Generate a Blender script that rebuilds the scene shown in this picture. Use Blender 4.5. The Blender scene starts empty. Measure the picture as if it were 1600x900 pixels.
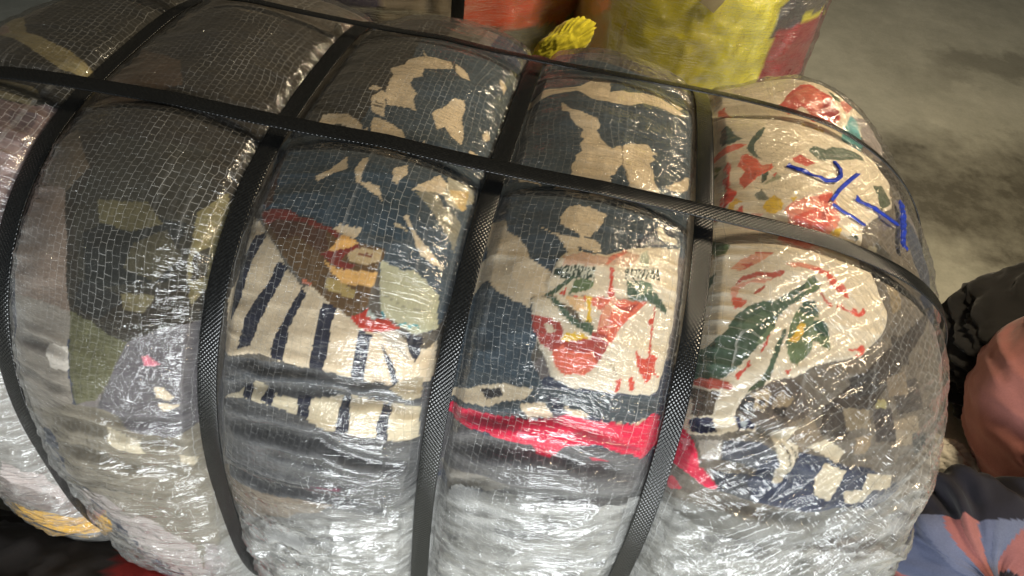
import bpy, math
import numpy as np

# ---------------------------------------------------------------- camera, world, light
scn = bpy.context.scene
col = scn.collection
cd = bpy.data.cameras.new('camera'); cam = bpy.data.objects.new('camera', cd); col.objects.link(cam)
cd.sensor_width = 36; cd.lens = 1150/1600*36; cd.clip_start = .02; cd.clip_end = 60
from mathutils import Matrix, Vector
cam.matrix_world = (Matrix.Translation((.086, -.537, .653)) @ Matrix.Rotation(math.radians(90-46.296), 4, 'X')
                    @ Matrix.Rotation(math.radians(9.312), 4, 'Z'))
scn.camera = cam
w = bpy.data.worlds.new('World'); scn.world = w; w.use_nodes = True
w.node_tree.nodes['Background'].inputs[0].default_value = (.62, .60, .52, 1)
w.node_tree.nodes['Background'].inputs[1].default_value = .06
def area(name, loc, target, sx, sy, power, rgb):
    l = bpy.data.lights.new(name, 'AREA'); l.shape = 'RECTANGLE'; l.size = sx; l.size_y = sy
    l.energy = power; l.color = rgb
    o = bpy.data.objects.new(name, l); col.objects.link(o); o.location = loc
    o.rotation_euler = (Vector(target)-Vector(loc)).to_track_quat('-Z', 'Y').to_euler()
    return o
area('doorway_daylight', (.45, -2.3, .32), (.1, 0, 0), 1.5, .8, 84, (.94, .98, 1.0))
area('warm_ceiling_lamp', (1.10, .28, 1.50), (.30, .10, 0), .30, .30, 31, (1.0, .82, .56))
scn.view_settings.view_transform = 'Standard'; scn.view_settings.look = 'None'
scn.view_settings.exposure = 0.0; scn.view_settings.gamma = 1.0
scn.view_settings.use_curve_mapping = False
scn.cycles.use_denoising = True
scn.cycles.use_adaptive_sampling = True; scn.cycles.adaptive_threshold = .03; scn.cycles.max_bounces = 6; scn.cycles.transparent_max_bounces = 16
scn.cycles.sample_clamp_indirect = 6

# ---- the bale's surface: a super-ellipsoid that bulges between its straps ----
PF = dict(a=.266, b=.298, n=2.878, m=4.783, L=.461)
US = (-.278, -.110, .065, .229)            # girth straps, metres along the axis
PSI_L = (math.radians(74.6), math.radians(106.5))   # long straps, angle round the axis
YAW = 4.088
_ph = np.linspace(-math.pi/2, math.pi/2, 4001)
def _prof(ph):
    m = PF['m']; s, c = np.sin(ph), np.cos(ph)
    r = (np.abs(s)**m + np.abs(c)**m)**(-1/m)
    return PF['L']*r*s, r*np.maximum(c, 0)
_px, _pq = _prof(_ph)
_sl = np.concatenate([[0], np.cumsum(np.hypot(np.diff(_px), np.diff(_pq*.29)))])
_sl -= np.interp(0, _px, _sl)              # arc length along the bale, 0 at mid-length
S_MIN, S_MAX = _sl[0], _sl[-1]
def s_of_x(x): return np.interp(x, _px, _sl)
S_STRAP = [float(s_of_x(u)) for u in US]
_ps = np.linspace(-math.pi, math.pi, 4001)
def _rad(ps):
    return (np.abs(np.cos(ps)/PF['a'])**PF['n'] + np.abs(np.sin(ps)/PF['b'])**PF['n'])**(-1/PF['n'])
_r = _rad(_ps)
_tl = np.concatenate([[0], np.cumsum(np.hypot(np.diff(_r*np.cos(_ps)), np.diff(_r*np.sin(_ps))))])
_tl -= np.interp(0, _ps, _tl)              # arc length round the girth, 0 at the front
T_MIN, T_MAX = _tl[0], _tl[-1]
def t_of_psi(p): return np.interp(p, _ps, _tl)
T_STRAP = [float(t_of_psi(p)) for p in PSI_L]
def base(s, t):
    ph = np.interp(s, _sl, _ph); ps = np.interp(t, _tl, _ps)
    x, q = _prof(ph); r = _rad(ps)
    return np.stack([x, -q*r*np.cos(ps), q*r*np.sin(ps)], -1)
def normal(s, t):
    e = 2e-3
    s = np.clip(s, S_MIN+.004, S_MAX-.004)
    ds = base(s+e, t)-base(s-e, t); dt = base(s, t+e)-base(s, t-e)
    n = np.cross(dt, ds)
    n /= np.linalg.norm(n, axis=-1, keepdims=True)+1e-12
    p = base(s, t)
    return n*np.sign((n*p).sum(-1, keepdims=True))
_tab = np.random.default_rng(7).random((256, 256))
def vnoise(x, y, sd=0):
    x = x+sd*17.31; y = y+sd*9.77
    xi = np.floor(x).astype(int); yi = np.floor(y).astype(int)
    fx = x-xi; fy = y-yi
    fx = fx*fx*fx*(fx*(fx*6-15)+10); fy = fy*fy*fy*(fy*(fy*6-15)+10)
    a = _tab[xi & 255, yi & 255]; b = _tab[(xi+1) & 255, yi & 255]
    c = _tab[xi & 255, (yi+1) & 255]; d = _tab[(xi+1) & 255, (yi+1) & 255]
    return (a*(1-fx)+b*fx)*(1-fy)+(c*(1-fx)+d*fx)*fy
def gap_s(s):
    return np.min([np.abs(s-k) for k in S_STRAP], axis=0)
def gap_t(t):
    return np.min([np.abs(t-k) for k in T_STRAP]+[np.abs(t-k+(T_MAX-T_MIN)/2) for k in T_STRAP], axis=0)
def pillow(g, w):
    g = np.clip((g-.008)/w, 0, 1)
    return (1-(1-g)**2.2)**.85
def bulge(s, t):
    bs = pillow(gap_s(s), .085); bt = pillow(gap_t(t), .07)
    amp = .016+.010*vnoise(s*7, t*6, 3)
    end = 1-np.clip((np.abs(s)-S_MAX*.8)/(S_MAX*.2), 0, 1)
    lobe = .027*np.exp(-((s-.335)/.060)**2-((t-T_STRAP[1]-.06)/.055)**2)   # the end puffs out behind the thin upper strap
    return amp*bs*(.86+.14*bt*end)+lobe*bs
CAM = dict(cx=.086, cy=-.537, cz=.653, pitch=46.296, roll=9.312, f=1150.)

# ---- what is pressed against the wrap: outlines on the surface, in tenths of a
# millimetre (along the bale, round the girth); garments, and the prints on them
CLOTH = [
('dark_garment', 'dark olive knit garment', (40, 38, 32), 1, '-4011 4863 -4004 4921 -3936 5098 -3835 5267 -3880 5745 -3678 5868 -3551 6041 -3364 6199 -3199 6412 -3041 6618 -2598 5492 -2638 5062 -2735 4747 -2742 4325 -2772 3963 -2764 3611 -2794 3312 -2957 3207 -3111 3108 -3283 3020 -3386 3239 -3541 3485 -3872 3866 -4150 4294 -4120 4467 -4086 4608'),
('olive_garment', 'pale olive garment showing as a curved strip', (142, 132, 96), 1, '-4011 4863 -3963 5011 -3817 4892 -3565 4542 -3369 4488 -3116 4409 -2876 4303 -2892 4195 -3043 4156 -3188 4212 -3460 4361 -3663 4457 -4075 4640'),
((150, 126, 112), '-4045 4789 -4015 4888 -3722 4553 -3809 4524 -4056 4682'),
('grey_garment', 'grey olive garment under the long strap', (112, 106, 84), 1, '-3590 3939 -3188 3948 -3048 3825 -3071 3716 -3170 3702 -3404 3680'),
('mauve_garment', 'crumpled dusky mauve garment', (118, 100, 100), 1, '-3536 3635 -3164 3695 -3058 3719 -2902 3782 -2810 3400 -2802 2969 -2794 2714 -2817 2459 -3039 2323 -3061 2531 -3101 2736 -3161 2935 -3244 3143 -3358 3366'),
((150, 132, 132), '-3069 3339 -2947 3355 -2892 3150 -2953 3051'),
((92, 78, 82), '-3154 3595 -2961 3666 -2952 3462 -3053 3442'),
('pale_garment', 'crumpled pale grey garment', (138, 134, 128), 1, '-3116 2308 -2802 2361 -2763 2133 -2743 1888 -2756 1607 -2757 1033 -2656 798 -2505 627 -2442 240 -2422 -268 -2121 -660 -2498 -1045 -3206 -1770 -3397 -1605 -3438 -1515 -3682 -1259 -3738 -1152 -3862 -864 -3895 -551 -3955 -270 -3528 621 -3282 1170 -3179 1525 -3131 1815 -3111 2070'),
((132, 118, 112), '-3326 -90 -3076 -201 -2901 -473 -2447 -259 -2376 -281 -2980 -927 -3184 -799 -3516 -844 -3794 -1059'),
((196, 182, 178), '-3220 174 -2994 13 -2869 -540 -2940 -613 -3119 -338 -3349 -148'),
((182, 122, 110), '-2901 -899 -2483 -350 -2343 -260 -2866 -1071'),
('yellow_garment', 'mustard yellow garment strip', (226, 176, 52), 1, '-3835 -954 -3783 -1070 -3667 -1145 -3208 -865 -2987 -955 -2862 -1054 -2347 -273 -2309 -505 -2953 -1620 -3128 -1697 -3442 -1528 -3626 -1325 -3768 -1148 -3820 -1020'),
('brown_garment', 'dark brown grey garment', (50, 45, 37), 1, '-2418 5536 -2038 5382 -1768 5415 -1533 5528 -1302 5694 -1236 5143 -1206 4716 -1184 4336 -1122 3964 -1078 3641 -1054 3356 -1049 3068 -1065 2801 -1101 2535 -1092 2312 -1095 2079 -1117 1822 -1292 1895 -1469 1960 -1655 2002 -1850 2035 -2060 2054 -2301 2055 -2636 2004 -2700 2237 -2764 2469 -2742 2723 -2749 2979 -2714 3266 -2723 3586 -2772 3963 -2742 4325 -2735 4747 -2530 5059'),
((92, 74, 58), '-2688 4672 -2126 4422 -1926 4097 -2292 3906 -2658 3791 -2793 4187'),
((56, 54, 46), '-2203 3486 -1929 3491 -1685 3526 -1456 3579 -1364 3333 -1288 3114 -1269 2827 -1272 2553 -1445 2502 -1626 2461 -1815 2411 -2021 2361 -2099 2620 -2222 2880 -2187 3163'),
((40, 42, 40), '-2097 2769 -1805 2957 -1604 2965 -1410 2969 -1418 2762 -1436 2559 -1695 2489 -1978 2410 -2030 2593'),
((44, 44, 42), '-2036 2443 -1843 2440 -1679 2388 -1858 2225 -2059 2269'),
((98, 92, 66), '-2059 2995 -1706 3050 -1550 2929 -1760 2827 -2000 2848'),
((74, 70, 54), '-1716 2759 -1518 2894 -1376 2752 -1514 2542 -1738 2587'),
((112, 104, 76), '-1724 2422 -1498 2455 -1556 2322 -1692 2322'),
((122, 114, 80), '-1363 3082 -1225 3298 -1196 2999 -1175 2663 -1266 2413 -1334 2671 -1345 2872'),
((58, 54, 44), '-1317 2768 -1238 2860 -1221 2651 -1291 2590'),
((96, 84, 68), '-2825 3366 -2542 3546 -2210 3208 -2315 3027 -2443 2850 -2662 2881 -2742 3117'),
('sheer_garment', 'sheer mauve brown garment edge', (132, 116, 104), 1, '-2757 3059 -2360 3035 -2232 2788 -2174 2605 -2141 2423 -2083 2223 -2632 2159 -2742 2475 -2728 2767'),
('grey_garment', 'silvery grey garment beside the first strap', (140, 132, 122), 1, '-2721 2204 -2333 2249 -2080 2229 -2068 1856 -2045 1602 -2113 1309 -2655 885 -2786 1024 -2740 1609 -2705 1929'),
((120, 112, 104), '-2652 1889 -2090 1969 -2074 1880 -2468 1845'),
((204, 196, 186), '-2262 1946 -2069 1977 -2054 1812 -2214 1786'),
('olive_garment', 'olive yellow garment patch', (94, 92, 66), 1, '-2080 2229 -1903 2202 -1783 2128 -1640 2099 -1694 1981 -1745 1820 -1860 1624 -2030 1551 -2053 1862'),
('grey_garment', 'purple grey garment with a small pink spot', (98, 94, 98), 1, '-1640 2099 -1506 2186 -1196 2326 -1161 2083 -1137 1816 -1127 1449 -1448 1275 -1740 1443 -1871 1536 -1745 1820 -1694 1981'),
((213, 122, 137), '-1549 2004 -1504 2020 -1461 1989 -1413 1970 -1468 1945 -1527 1947'),
((214, 197, 170), '-1459 1789 -1391 1780 -1324 1707 -1367 1674 -1436 1700'),
((214, 197, 170), '-1428 1657 -1365 1648 -1289 1632 -1353 1592 -1398 1592'),
('taupe_garment', 'wrinkled taupe garment with dark folds', (128, 120, 106), 1, '-2462 1283 -2066 1542 -1821 1549 -1628 1428 -1448 1275 -1127 1449 -1137 991 -1156 157 -1168 -682 -1322 -1947 -1599 -1807 -1884 -1675 -1994 -1065 -2100 -490 -2262 2 -2473 349 -2405 930'),
((204, 192, 168), '-1836 1351 -1762 1312 -1579 1282 -1573 1113 -1696 1129 -1806 1195'),
((192, 180, 158), '-1338 1114 -1221 1035 -1252 948 -1334 1006'),
((176, 166, 162), '-2559 -2 -2125 339 -1799 27 -1501 -389 -1528 -1300 -1884 -1675 -1994 -1065 -2100 -490 -2280 -144'),
((160, 150, 148), '-1395 -404 -1251 -464 -1296 -1463 -1658 -1743'),
('charcoal_garment', 'dark olive grey garment', (58, 54, 45), 1, '-1309 5791 -1104 6048 -713 5714 -407 5615 -300 4839 -414 4497 -482 4074 -585 3997 -1046 4127 -1071 3729 -1193 4230 -1236 4894'),
('bird_print_garment', 'slate blue garment printed with cream birds and leaves', (66, 78, 88), 1, '-430 5698 58 5720 547 5699 555 5120 559 4676 578 4196 587 3792 597 3480 592 3205 584 2953 540 2705 482 2605 307 2698 133 2786 22 3012 -192 3032 -412 3056 -765 3199 -928 3195 -995 3477 -1073 3800 -1046 4127 -585 3997 -482 4074 -414 4497 -300 4839'),
((52, 70, 84), '-1059 3700 -858 3816 -479 3710 -142 3672 185 3553 208 3151 -157 3145 -426 3098 -765 3199 -919 3195'),
((70, 44, 34), '-919 3195 -1033 3675 -975 3766 -922 3527 -867 3246'),
((214, 197, 170), '-471 4854 -372 4953 -359 5036 -300 5101 -252 5132 -292 5241 -234 5137 -144 5156 -6 5151 40 5037 -76 4979 -194 4928 -170 4773 -240 4732 -246 4658 -148 4534 -155 4471 -104 4344 -346 4346 -395 4472 -421 4665 -417 4737'),
((214, 197, 170), '25 5134 76 5126 169 5036 208 4946 129 4952 58 5011'),
((214, 197, 170), '22 4377 102 4516 134 4632 213 4657 249 4575 255 4436 313 4269 320 4145 240 4189 155 4276 108 4205 56 4311'),
((214, 197, 170), '-472 4352 -471 4425 -430 4495 -389 4467 -315 4195 -426 4236'),
((214, 197, 170), '-395 4163 -362 4181 -225 4130 -125 4080 -75 4021 -37 3906 -345 3906'),
((214, 197, 170), '-877 4039 -817 4069 -816 4159 -718 4188 -601 4163 -492 4102 -435 4038 -410 4064 -389 3975 -436 3922 -433 3981 -502 4006 -582 4054 -672 4063 -733 4038 -766 3991'),
((214, 197, 170), '-39 3998 14 3990 60 4057 91 3924 10 3915'),
((214, 197, 170), '421 5225 493 5176 494 5020 451 5078'),
((214, 197, 170), '441 4393 470 4471 503 4428 490 4327 459 4341'),
((214, 197, 170), '399 4127 431 4136 490 4097 500 4017 425 4013'),
((214, 197, 170), '-545 4488 -525 4551 -444 4530 -462 4475'),
((214, 197, 170), '-466 3708 -451 3728 -404 3611 -478 3552 -585 3463 -612 3509 -537 3574'),
((214, 197, 170), '-326 3723 -285 3728 -263 3503 -179 3513 -119 3503 -95 3454 -67 3392 -105 3415 -160 3437 -237 3475 -293 3497 -339 3602'),
((214, 197, 170), '-73 3676 10 3751 31 3660 -8 3556 -45 3576'),
((214, 197, 170), '107 3543 186 3652 254 3760 342 3691 345 3610 213 3558'),
((120, 110, 95), '-449 4303 -347 4289 -350 4308 -451 4320'),
((120, 110, 95), '-434 4336 -359 4326 -360 4336 -435 4352'),
((70, 66, 60), '-14 5134 47 5012 62 5043 1 5167'),
((168, 162, 142), '320 3786 411 3800 515 3850 545 3698 478 3545 377 3547 333 3602'),
((138, 134, 118), '127 3532 284 3596 359 3497 502 3446 510 3217 405 3328 282 3445'),
('pale_garment', 'pale sage garment with teal scribble print', (182, 180, 152), 1, '56 2993 135 2984 227 2966 284 2986 388 2935 487 2859 502 2759 522 2640 397 2577 307 2599 224 2639 149 2653 106 2753 83 2845'),
((70, 160, 165), '283 2618 312 2635 345 2607 377 2625 408 2613 412 2626 375 2640 345 2621 310 2646 272 2624'),
((60, 140, 150), '133 2672 157 2635 172 2646 143 2682'),
((200, 198, 178), '149 2921 332 2886 442 2798 450 2806 342 2899 150 2936'),
((150, 148, 128), '127 2781 286 2735 434 2737 431 2745 287 2739 133 2788'),
((214, 197, 170), '107 3330 143 3341 210 3248 308 3171 377 3133 481 3052 414 3058 298 3102 241 3165 248 3177'),
((196, 180, 150), '53 3261 149 3250 173 3226 91 3231'),
((214, 197, 170), '-165 3454 -100 3471 -74 3394'),
((206, 178, 122), '350 3652 493 3743 508 3585 489 3535 417 3591'),
('brown_garment', 'brown garment with rust edge and orange star print', (100, 76, 48), 2, '-944 3183 -841 3207 -718 3213 -621 3180 -358 3132 -269 3101 -119 3067 60 3063 62 2982 38 2896 43 2820 36 2698 15 2654 -45 2602 -163 2639 -248 2682 -390 2737 -450 2753 -563 2830 -682 2928 -808 3019 -900 3125'),
((122, 46, 36), '-944 3183 -841 3207 -718 3213 -621 3180 -358 3132 -269 3101 -286 3069 -382 3106 -601 3134 -742 3138 -837 3098 -885 3113'),
((86, 56, 40), '-837 3098 -742 3138 -601 3134 -382 3106 -328 2984 -375 2949 -568 3033 -720 2983'),
((229, 180, 107), '-337 2955 -286 3018 -269 3101 -193 3086 -119 3067 -179 3018 -257 2982'),
((128, 48, 40), '-368 2940 -331 2964 -257 2984 -180 3020 -127 3054 -94 3042 -194 2967 -210 2920 -103 2916 -150 2872 -242 2886 -316 2920'),
((223, 178, 110), '-352 2925 -277 2889 -195 2872 -90 2882 14 2905 53 2911 43 2820 -91 2786 -172 2797 -253 2851'),
((190, 168, 130), '-121 3034 43 3048 53 2978 -30 2933 -157 2945 -180 2976'),
((120, 70, 50), '-122 3001 -7 3009 -8 2990 -105 2984'),
((170, 150, 96), '-270 2816 -142 2797 -58 2757 -75 2718 -217 2730 -278 2743'),
((214, 197, 170), '-346 3129 -301 3164 -208 3162 -128 3176 -163 3084 -254 3103'),
((192, 106, 76), '-456 2743 -376 2734 -374 2752 -450 2766'),
('striped_shirt', 'cream shirt with broad navy stripes', (216, 198, 170), 1, '-1019 3180 -882 3080 -786 2991 -666 2901 -577 2813 -433 2717 -375 2738 -248 2682 -163 2639 -45 2602 38 2550 133 2539 210 2570 337 2518 487 2484 541 2555 562 2303 536 2214 322 2134 112 2199 -284 2207 -481 2223 -691 2223 -997 2110 -1048 2520 -967 2846'),
((38, 40, 56), '-978 2863 -927 2948 -913 3002 -846 3032 -822 3000 -862 2875 -891 2676 -930 2455 -975 2377 -1003 2558'),
((38, 40, 56), '-658 2865 -583 2821 -614 2707 -676 2571 -713 2434 -756 2261 -860 2198 -845 2414 -772 2594 -698 2709'),
((38, 40, 56), '-442 2717 -397 2695 -442 2563 -478 2444 -478 2228 -577 2232 -577 2353 -526 2520 -478 2638'),
((38, 40, 56), '-262 2666 -157 2648 -172 2563 -165 2427 -178 2208 -284 2207 -277 2368 -275 2529'),
((38, 40, 56), '23 2546 112 2520 105 2454 104 2356 107 2207 16 2212 13 2371 17 2476'),
((38, 40, 56), '178 2491 284 2356 351 2182 314 2178 239 2360'),
((38, 40, 56), '328 2574 442 2566 450 2454 420 2389 358 2492'),
((186, 176, 160), '137 2555 238 2587 337 2518 390 2394 263 2451'),
('red_garment', 'small red garment fold', (190, 62, 46), 2, '-60 2602 22 2652 38 2678 60 2620 195 2636 278 2595 172 2549 59 2538'),
((176, 190, 188), '43 2668 134 2622 43 2618'),
('charcoal_garment', 'charcoal garment pressed in folds', (92, 92, 94), 1, '-1005 2070 -913 2136 -480 2208 -104 2227 255 2195 442 2222 631 2256 652 2001 667 1720 620 1134 544 672 261 933 -25 1047 -349 855 -766 417 -1122 292 -1104 780 -1114 1163 -1050 1723'),
((124, 112, 98), '-1125 865 -824 1000 -553 1097 -275 1146 -24 1129 -239 843 -514 638 -871 221 -1169 26'),
((110, 54, 76), '-313 1287 -120 1336 45 1353 24 1280 -222 1238'),
('striped_shirt', 'lower fold of a cream and navy striped shirt', (212, 198, 170), 1, '-951 1781 -771 1943 -666 2030 -555 2004 -332 1994 -22 2089 257 2080 507 2043 530 1774 322 1793 247 1820 58 1828 -241 1882 -510 1911 -765 1878'),
((38, 40, 56), '-337 2022 -233 2034 -241 1882 -331 1894'),
((38, 40, 56), '-17 2077 45 2075 59 1833 -38 1835'),
((38, 40, 56), '257 2080 322 2055 327 1796 248 1809'),
((38, 40, 56), '-556 2020 -502 1990 -526 1904 -616 1921'),
((38, 40, 56), '-772 1959 -697 1995 -690 1894 -765 1878'),
((74, 76, 80), '-981 1929 -598 2069 -328 2070 -123 2074 103 2079 297 2114 526 2076 512 2159 250 2218 -38 2204 -341 2169 -676 2119'),
((170, 158, 134), '284 2192 388 2261 495 2290 508 2126 407 2109'),
('pale_garment', 'milky white garment at the bale foot', (122, 120, 118), 1, '-1144 161 -762 457 -345 874 -25 1047 260 1017 562 809 592 135 614 -748 322 -640 7 -681 -337 -883 -779 -1449 -1360 -1939 -1221 -1164 -1170 -421'),
('bird_print_garment', 'slate blue garment with large cream bird print', (66, 78, 88), 1, '565 5975 921 5918 1266 5903 1611 5785 1963 5877 2198 5604 2188 4847 2193 4276 2186 3906 2186 3593 1835 3319 1626 3161 1425 3034 1230 2918 1221 2596 1350 2425 1137 2328 907 2210 666 2056 598 2243 597 2487 592 2717 584 2953 592 3205 597 3480 587 3792 587 4203 583 4700 584 5217'),
((92, 84, 90), '646 5274 649 5651 910 5707 1206 5651 1206 5425 1089 5280 874 5254'),
((214, 197, 170), '661 5027 685 5151 876 5243 1131 5260 1206 5436 1221 5651 1446 5572 1388 5415 1402 5234 1503 5318 1581 5326 1694 5415 1853 5436 1983 5394 2068 5334 2102 5263 1983 5220 1838 5222 1700 5219 1610 5119 1428 5050 1260 5077 1122 5176 925 5131 778 5054'),
((214, 197, 170), '1688 5612 1853 5635 2003 5564 2081 5445 2045 5376 1895 5486 1752 5546'),
((214, 197, 170), '1003 4970 1040 4952 1108 4847 1203 4805 1328 4758 1367 4673 1344 4607 1409 4501 1493 4391 1537 4458 1578 4477 1593 4245 1541 4105 1467 4037 1382 3948 1259 3890 1103 3914 1167 3965 1230 4074 1210 4120 1231 4221 1219 4260 1268 4329 1244 4384 1259 4468 1229 4508 1227 4599 1148 4669 1088 4792 1026 4863'),
((214, 197, 170), '1582 4491 1652 4559 1773 4618 1814 4551 1863 4554 1818 4478 1858 4451 1802 4361 1842 4294 1860 4155 1924 4048 1712 3948 1657 4080 1617 4205 1583 4344'),
((214, 197, 170), '1380 3876 1422 4005 1516 4074 1570 3890'),
((214, 197, 170), '754 4085 822 4081 877 4038 989 3964 1028 3931 767 4020'),
((214, 197, 170), '1955 4136 2092 4363 2172 4491 2157 4294 2103 4177 2008 4131'),
((150, 138, 118), '1568 4473 1595 4245 1644 4097 1655 4105 1604 4253 1579 4476'),
((214, 197, 170), '1206 3578 1244 3675 1302 3712 1412 3717 1533 3686 1511 3575 1451 3459 1379 3427 1361 3463 1293 3487 1216 3525'),
((214, 197, 170), '1051 3496 1166 3444 1273 3427 1379 3427 1467 3448 1535 3418 1541 3346 1439 3346 1365 3364 1401 3307 1333 3280 1273 3348 1222 3408'),
((214, 197, 170), '676 3561 812 3558 855 3443 891 3421 960 3387 1028 3289 1057 3226 1138 3201 1242 3146 1212 3082 1258 3003 1131 2972 1141 2898 1081 2920 1004 2933 869 2982 794 3068 749 3018 697 2898 677 2927 705 3065 673 3169 718 3216 749 3250'),
((46, 54, 66), '1933 3743 2088 3814 2090 3609 1872 3519 1751 3448 1800 3545'),
((200, 190, 166), '1919 3694 1965 3761 2000 3677 2083 3662 2079 3624 1964 3596'),
('floral_garment', 'cream garment with coral flower print and overlocked green seam', (222, 210, 188), 2, '1242 3213 1286 3284 1410 3331 1576 3332 1663 3394 1752 3445 1873 3504 2039 3563 2120 3590 2127 3377 2154 3058 2150 2813 2143 2557 2074 2512 1827 2492 1530 2475 1439 2493 1377 2509 1304 2624 1236 2716 1168 2853 1131 2972 1258 3003 1212 3082 1242 3146'),
((206, 172, 148), '1288 3267 1414 3322 1581 3324 1723 3411 1820 3411 1769 3316 1595 3259 1288 3201'),
((213, 131, 107), '1603 3262 1635 3317 1730 3406 1715 3429 1617 3339 1580 3271'),
((168, 174, 152), '1820 3411 1875 3477 1895 3340 1830 3332'),
((58, 72, 62), '1243 3166 1303 3200 1521 3239 1528 3165 1334 3119 1258 3132'),
((58, 72, 62), '1722 3280 1963 3348 1992 3280 1743 3207'),
((206, 206, 190), '1295 3192 1320 3131 1331 3132 1301 3196'),
((206, 206, 190), '1331 3132 1321 3198 1318 3198 1320 3132'),
((206, 206, 190), '1318 3197 1348 3133 1350 3135 1321 3199'),
((206, 206, 190), '1350 3134 1349 3200 1346 3201 1347 3134'),
((206, 206, 190), '1346 3200 1371 3139 1375 3141 1348 3201'),
((206, 206, 190), '1377 3136 1373 3207 1368 3207 1371 3139'),
((206, 206, 190), '1370 3204 1395 3146 1401 3144 1371 3208'),
((206, 206, 190), '1401 3143 1396 3212 1392 3213 1395 3146'),
((206, 206, 190), '1392 3212 1422 3148 1424 3149 1395 3213'),
((206, 206, 190), '1424 3149 1423 3215 1421 3215 1422 3148'),
((206, 206, 190), '1416 3211 1441 3151 1451 3152 1423 3216'),
((206, 206, 190), '1451 3151 1446 3221 1440 3217 1445 3154'),
((206, 206, 190), '1440 3217 1468 3152 1475 3159 1446 3221'),
((206, 206, 190), '1475 3159 1470 3228 1464 3224 1468 3162'),
((206, 206, 190), '1464 3223 1496 3163 1498 3165 1470 3228'),
((206, 206, 190), '1498 3164 1497 3231 1486 3230 1496 3164'),
((206, 206, 190), '1490 3227 1515 3167 1521 3171 1497 3231'),
((206, 206, 190), '1526 3168 1521 3237 1514 3234 1515 3168'),
((206, 206, 190), '1736 3278 1760 3210 1768 3215 1739 3280'),
((206, 206, 190), '1768 3214 1768 3283 1761 3285 1760 3211'),
((206, 206, 190), '1761 3286 1790 3221 1793 3223 1767 3289'),
((206, 206, 190), '1794 3223 1796 3295 1790 3292 1790 3221'),
((206, 206, 190), '1789 3293 1814 3230 1821 3232 1796 3297'),
((206, 206, 190), '1826 3231 1821 3303 1815 3300 1814 3231'),
((206, 206, 190), '1815 3301 1843 3234 1850 3241 1820 3307'),
((206, 206, 190), '1850 3241 1850 3313 1843 3313 1843 3240'),
((206, 206, 190), '1843 3313 1872 3247 1875 3250 1850 3316'),
((206, 206, 190), '1875 3249 1878 3322 1872 3322 1872 3248'),
((206, 206, 190), '1872 3322 1898 3256 1904 3262 1875 3328'),
((206, 206, 190), '1904 3262 1905 3332 1901 3331 1899 3260'),
((206, 206, 190), '1901 3332 1926 3266 1933 3267 1905 3339'),
((206, 206, 190), '1933 3267 1933 3346 1930 3344 1926 3269'),
((206, 206, 190), '1930 3345 1955 3279 1962 3281 1933 3348'),
((206, 206, 190), '1962 3281 1963 3355 1957 3355 1955 3280'),
((104, 122, 88), '1379 3033 1408 3130 1506 3156 1536 3142 1521 3094 1425 3037'),
((78, 98, 80), '1221 2997 1363 3134 1407 3134 1296 3029 1282 3006 1430 2898 1565 2847 1551 2815 1424 2855 1281 2963'),
((104, 92, 78), '1329 2976 1452 2932 1543 2855 1446 2891'),
((78, 98, 80), '1751 3202 1850 3227 1955 3188 2069 3115 2075 3074 1934 3117 1790 3089'),
((120, 140, 116), '1835 3224 1916 3234 1955 3188 1896 3154'),
((205, 82, 66), '1618 3249 1647 3261 1663 3131 1700 3078 1650 3064'),
((205, 82, 66), '1320 3016 1365 3080 1356 3022'),
((223, 112, 88), '1346 3014 1470 3033 1632 3064 1812 3091 1932 3114 1886 3048 1809 2943 1761 2875 1751 2820 1685 2765 1617 2856 1620 2967 1461 3012'),
((228, 164, 135), '1620 2967 1678 3064 1724 3063 1676 2937 1716 2880 1633 2850'),
((206, 79, 63), '1617 2856 1710 2904 1620 2834'),
((171, 74, 66), '1736 3015 1875 3086 1827 3017'),
((232, 196, 150), '1357 3007 1475 3028 1521 2945 1452 2932'),
((226, 188, 66), '1497 3034 1541 3047 1545 2951 1573 2884 1529 2882 1526 2948'),
((197, 107, 85), '1571 3035 1604 3047 1605 3003 1575 3003'),
((171, 74, 66), '1166 2856 1244 2867 1355 2846 1394 2802 1386 2744 1490 2766 1588 2787 1596 2832 1694 2836 1715 2775 1691 2688 1646 2618 1515 2656 1371 2651 1335 2672 1257 2703 1192 2776'),
((222, 210, 188), '1258 2817 1290 2833 1346 2790 1304 2769'),
((223, 112, 88), '1350 2670 1416 2714 1512 2684 1618 2724 1664 2657 1646 2618 1596 2566 1470 2537 1386 2584'),
((226, 188, 66), '1386 2747 1415 2797 1527 2803 1589 2800 1496 2755'),
((78, 98, 80), '1517 2877 1551 2896 1596 2856 1592 2811 1551 2815'),
((213, 86, 70), '1905 2787 1948 2752 1999 2747 2023 2784 2075 2781 2075 2694 2125 2640 2067 2668 2038 2586 1971 2649 1934 2707'),
((213, 86, 70), '1820 2576 1850 2584 1858 2520 1822 2500'),
((213, 86, 70), '1901 2606 1933 2620 1962 2536 1930 2522'),
((205, 91, 75), '1984 3093 1993 2950 2009 2739 2022 2739 2006 2951 1992 3097'),
((205, 82, 66), '1961 2998 1993 3031 2000 2991 1979 2971'),
((140, 130, 112), '1694 2706 1768 2652 1820 2594 1827 2592 1770 2654 1700 2713'),
((170, 158, 138), '1136 2967 1470 3032 1700 3062 1939 3110 1934 3117 1700 3072 1470 3037 1131 2975'),
('slate_garment', 'dark slate garment with heather weave', (70, 78, 84), 1, '647 2158 637 2303 735 2375 891 2430 1158 2432 1364 2441 1595 2464 1829 2477 2069 2521 2172 2519 2186 2408 2120 2327 1905 2291 1721 2325 1545 2305 1183 2185 952 2150 709 2086'),
((214, 197, 170), '689 2196 839 2292 1047 2389 1286 2409 1242 2341 1101 2282 989 2210 697 2151'),
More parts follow.
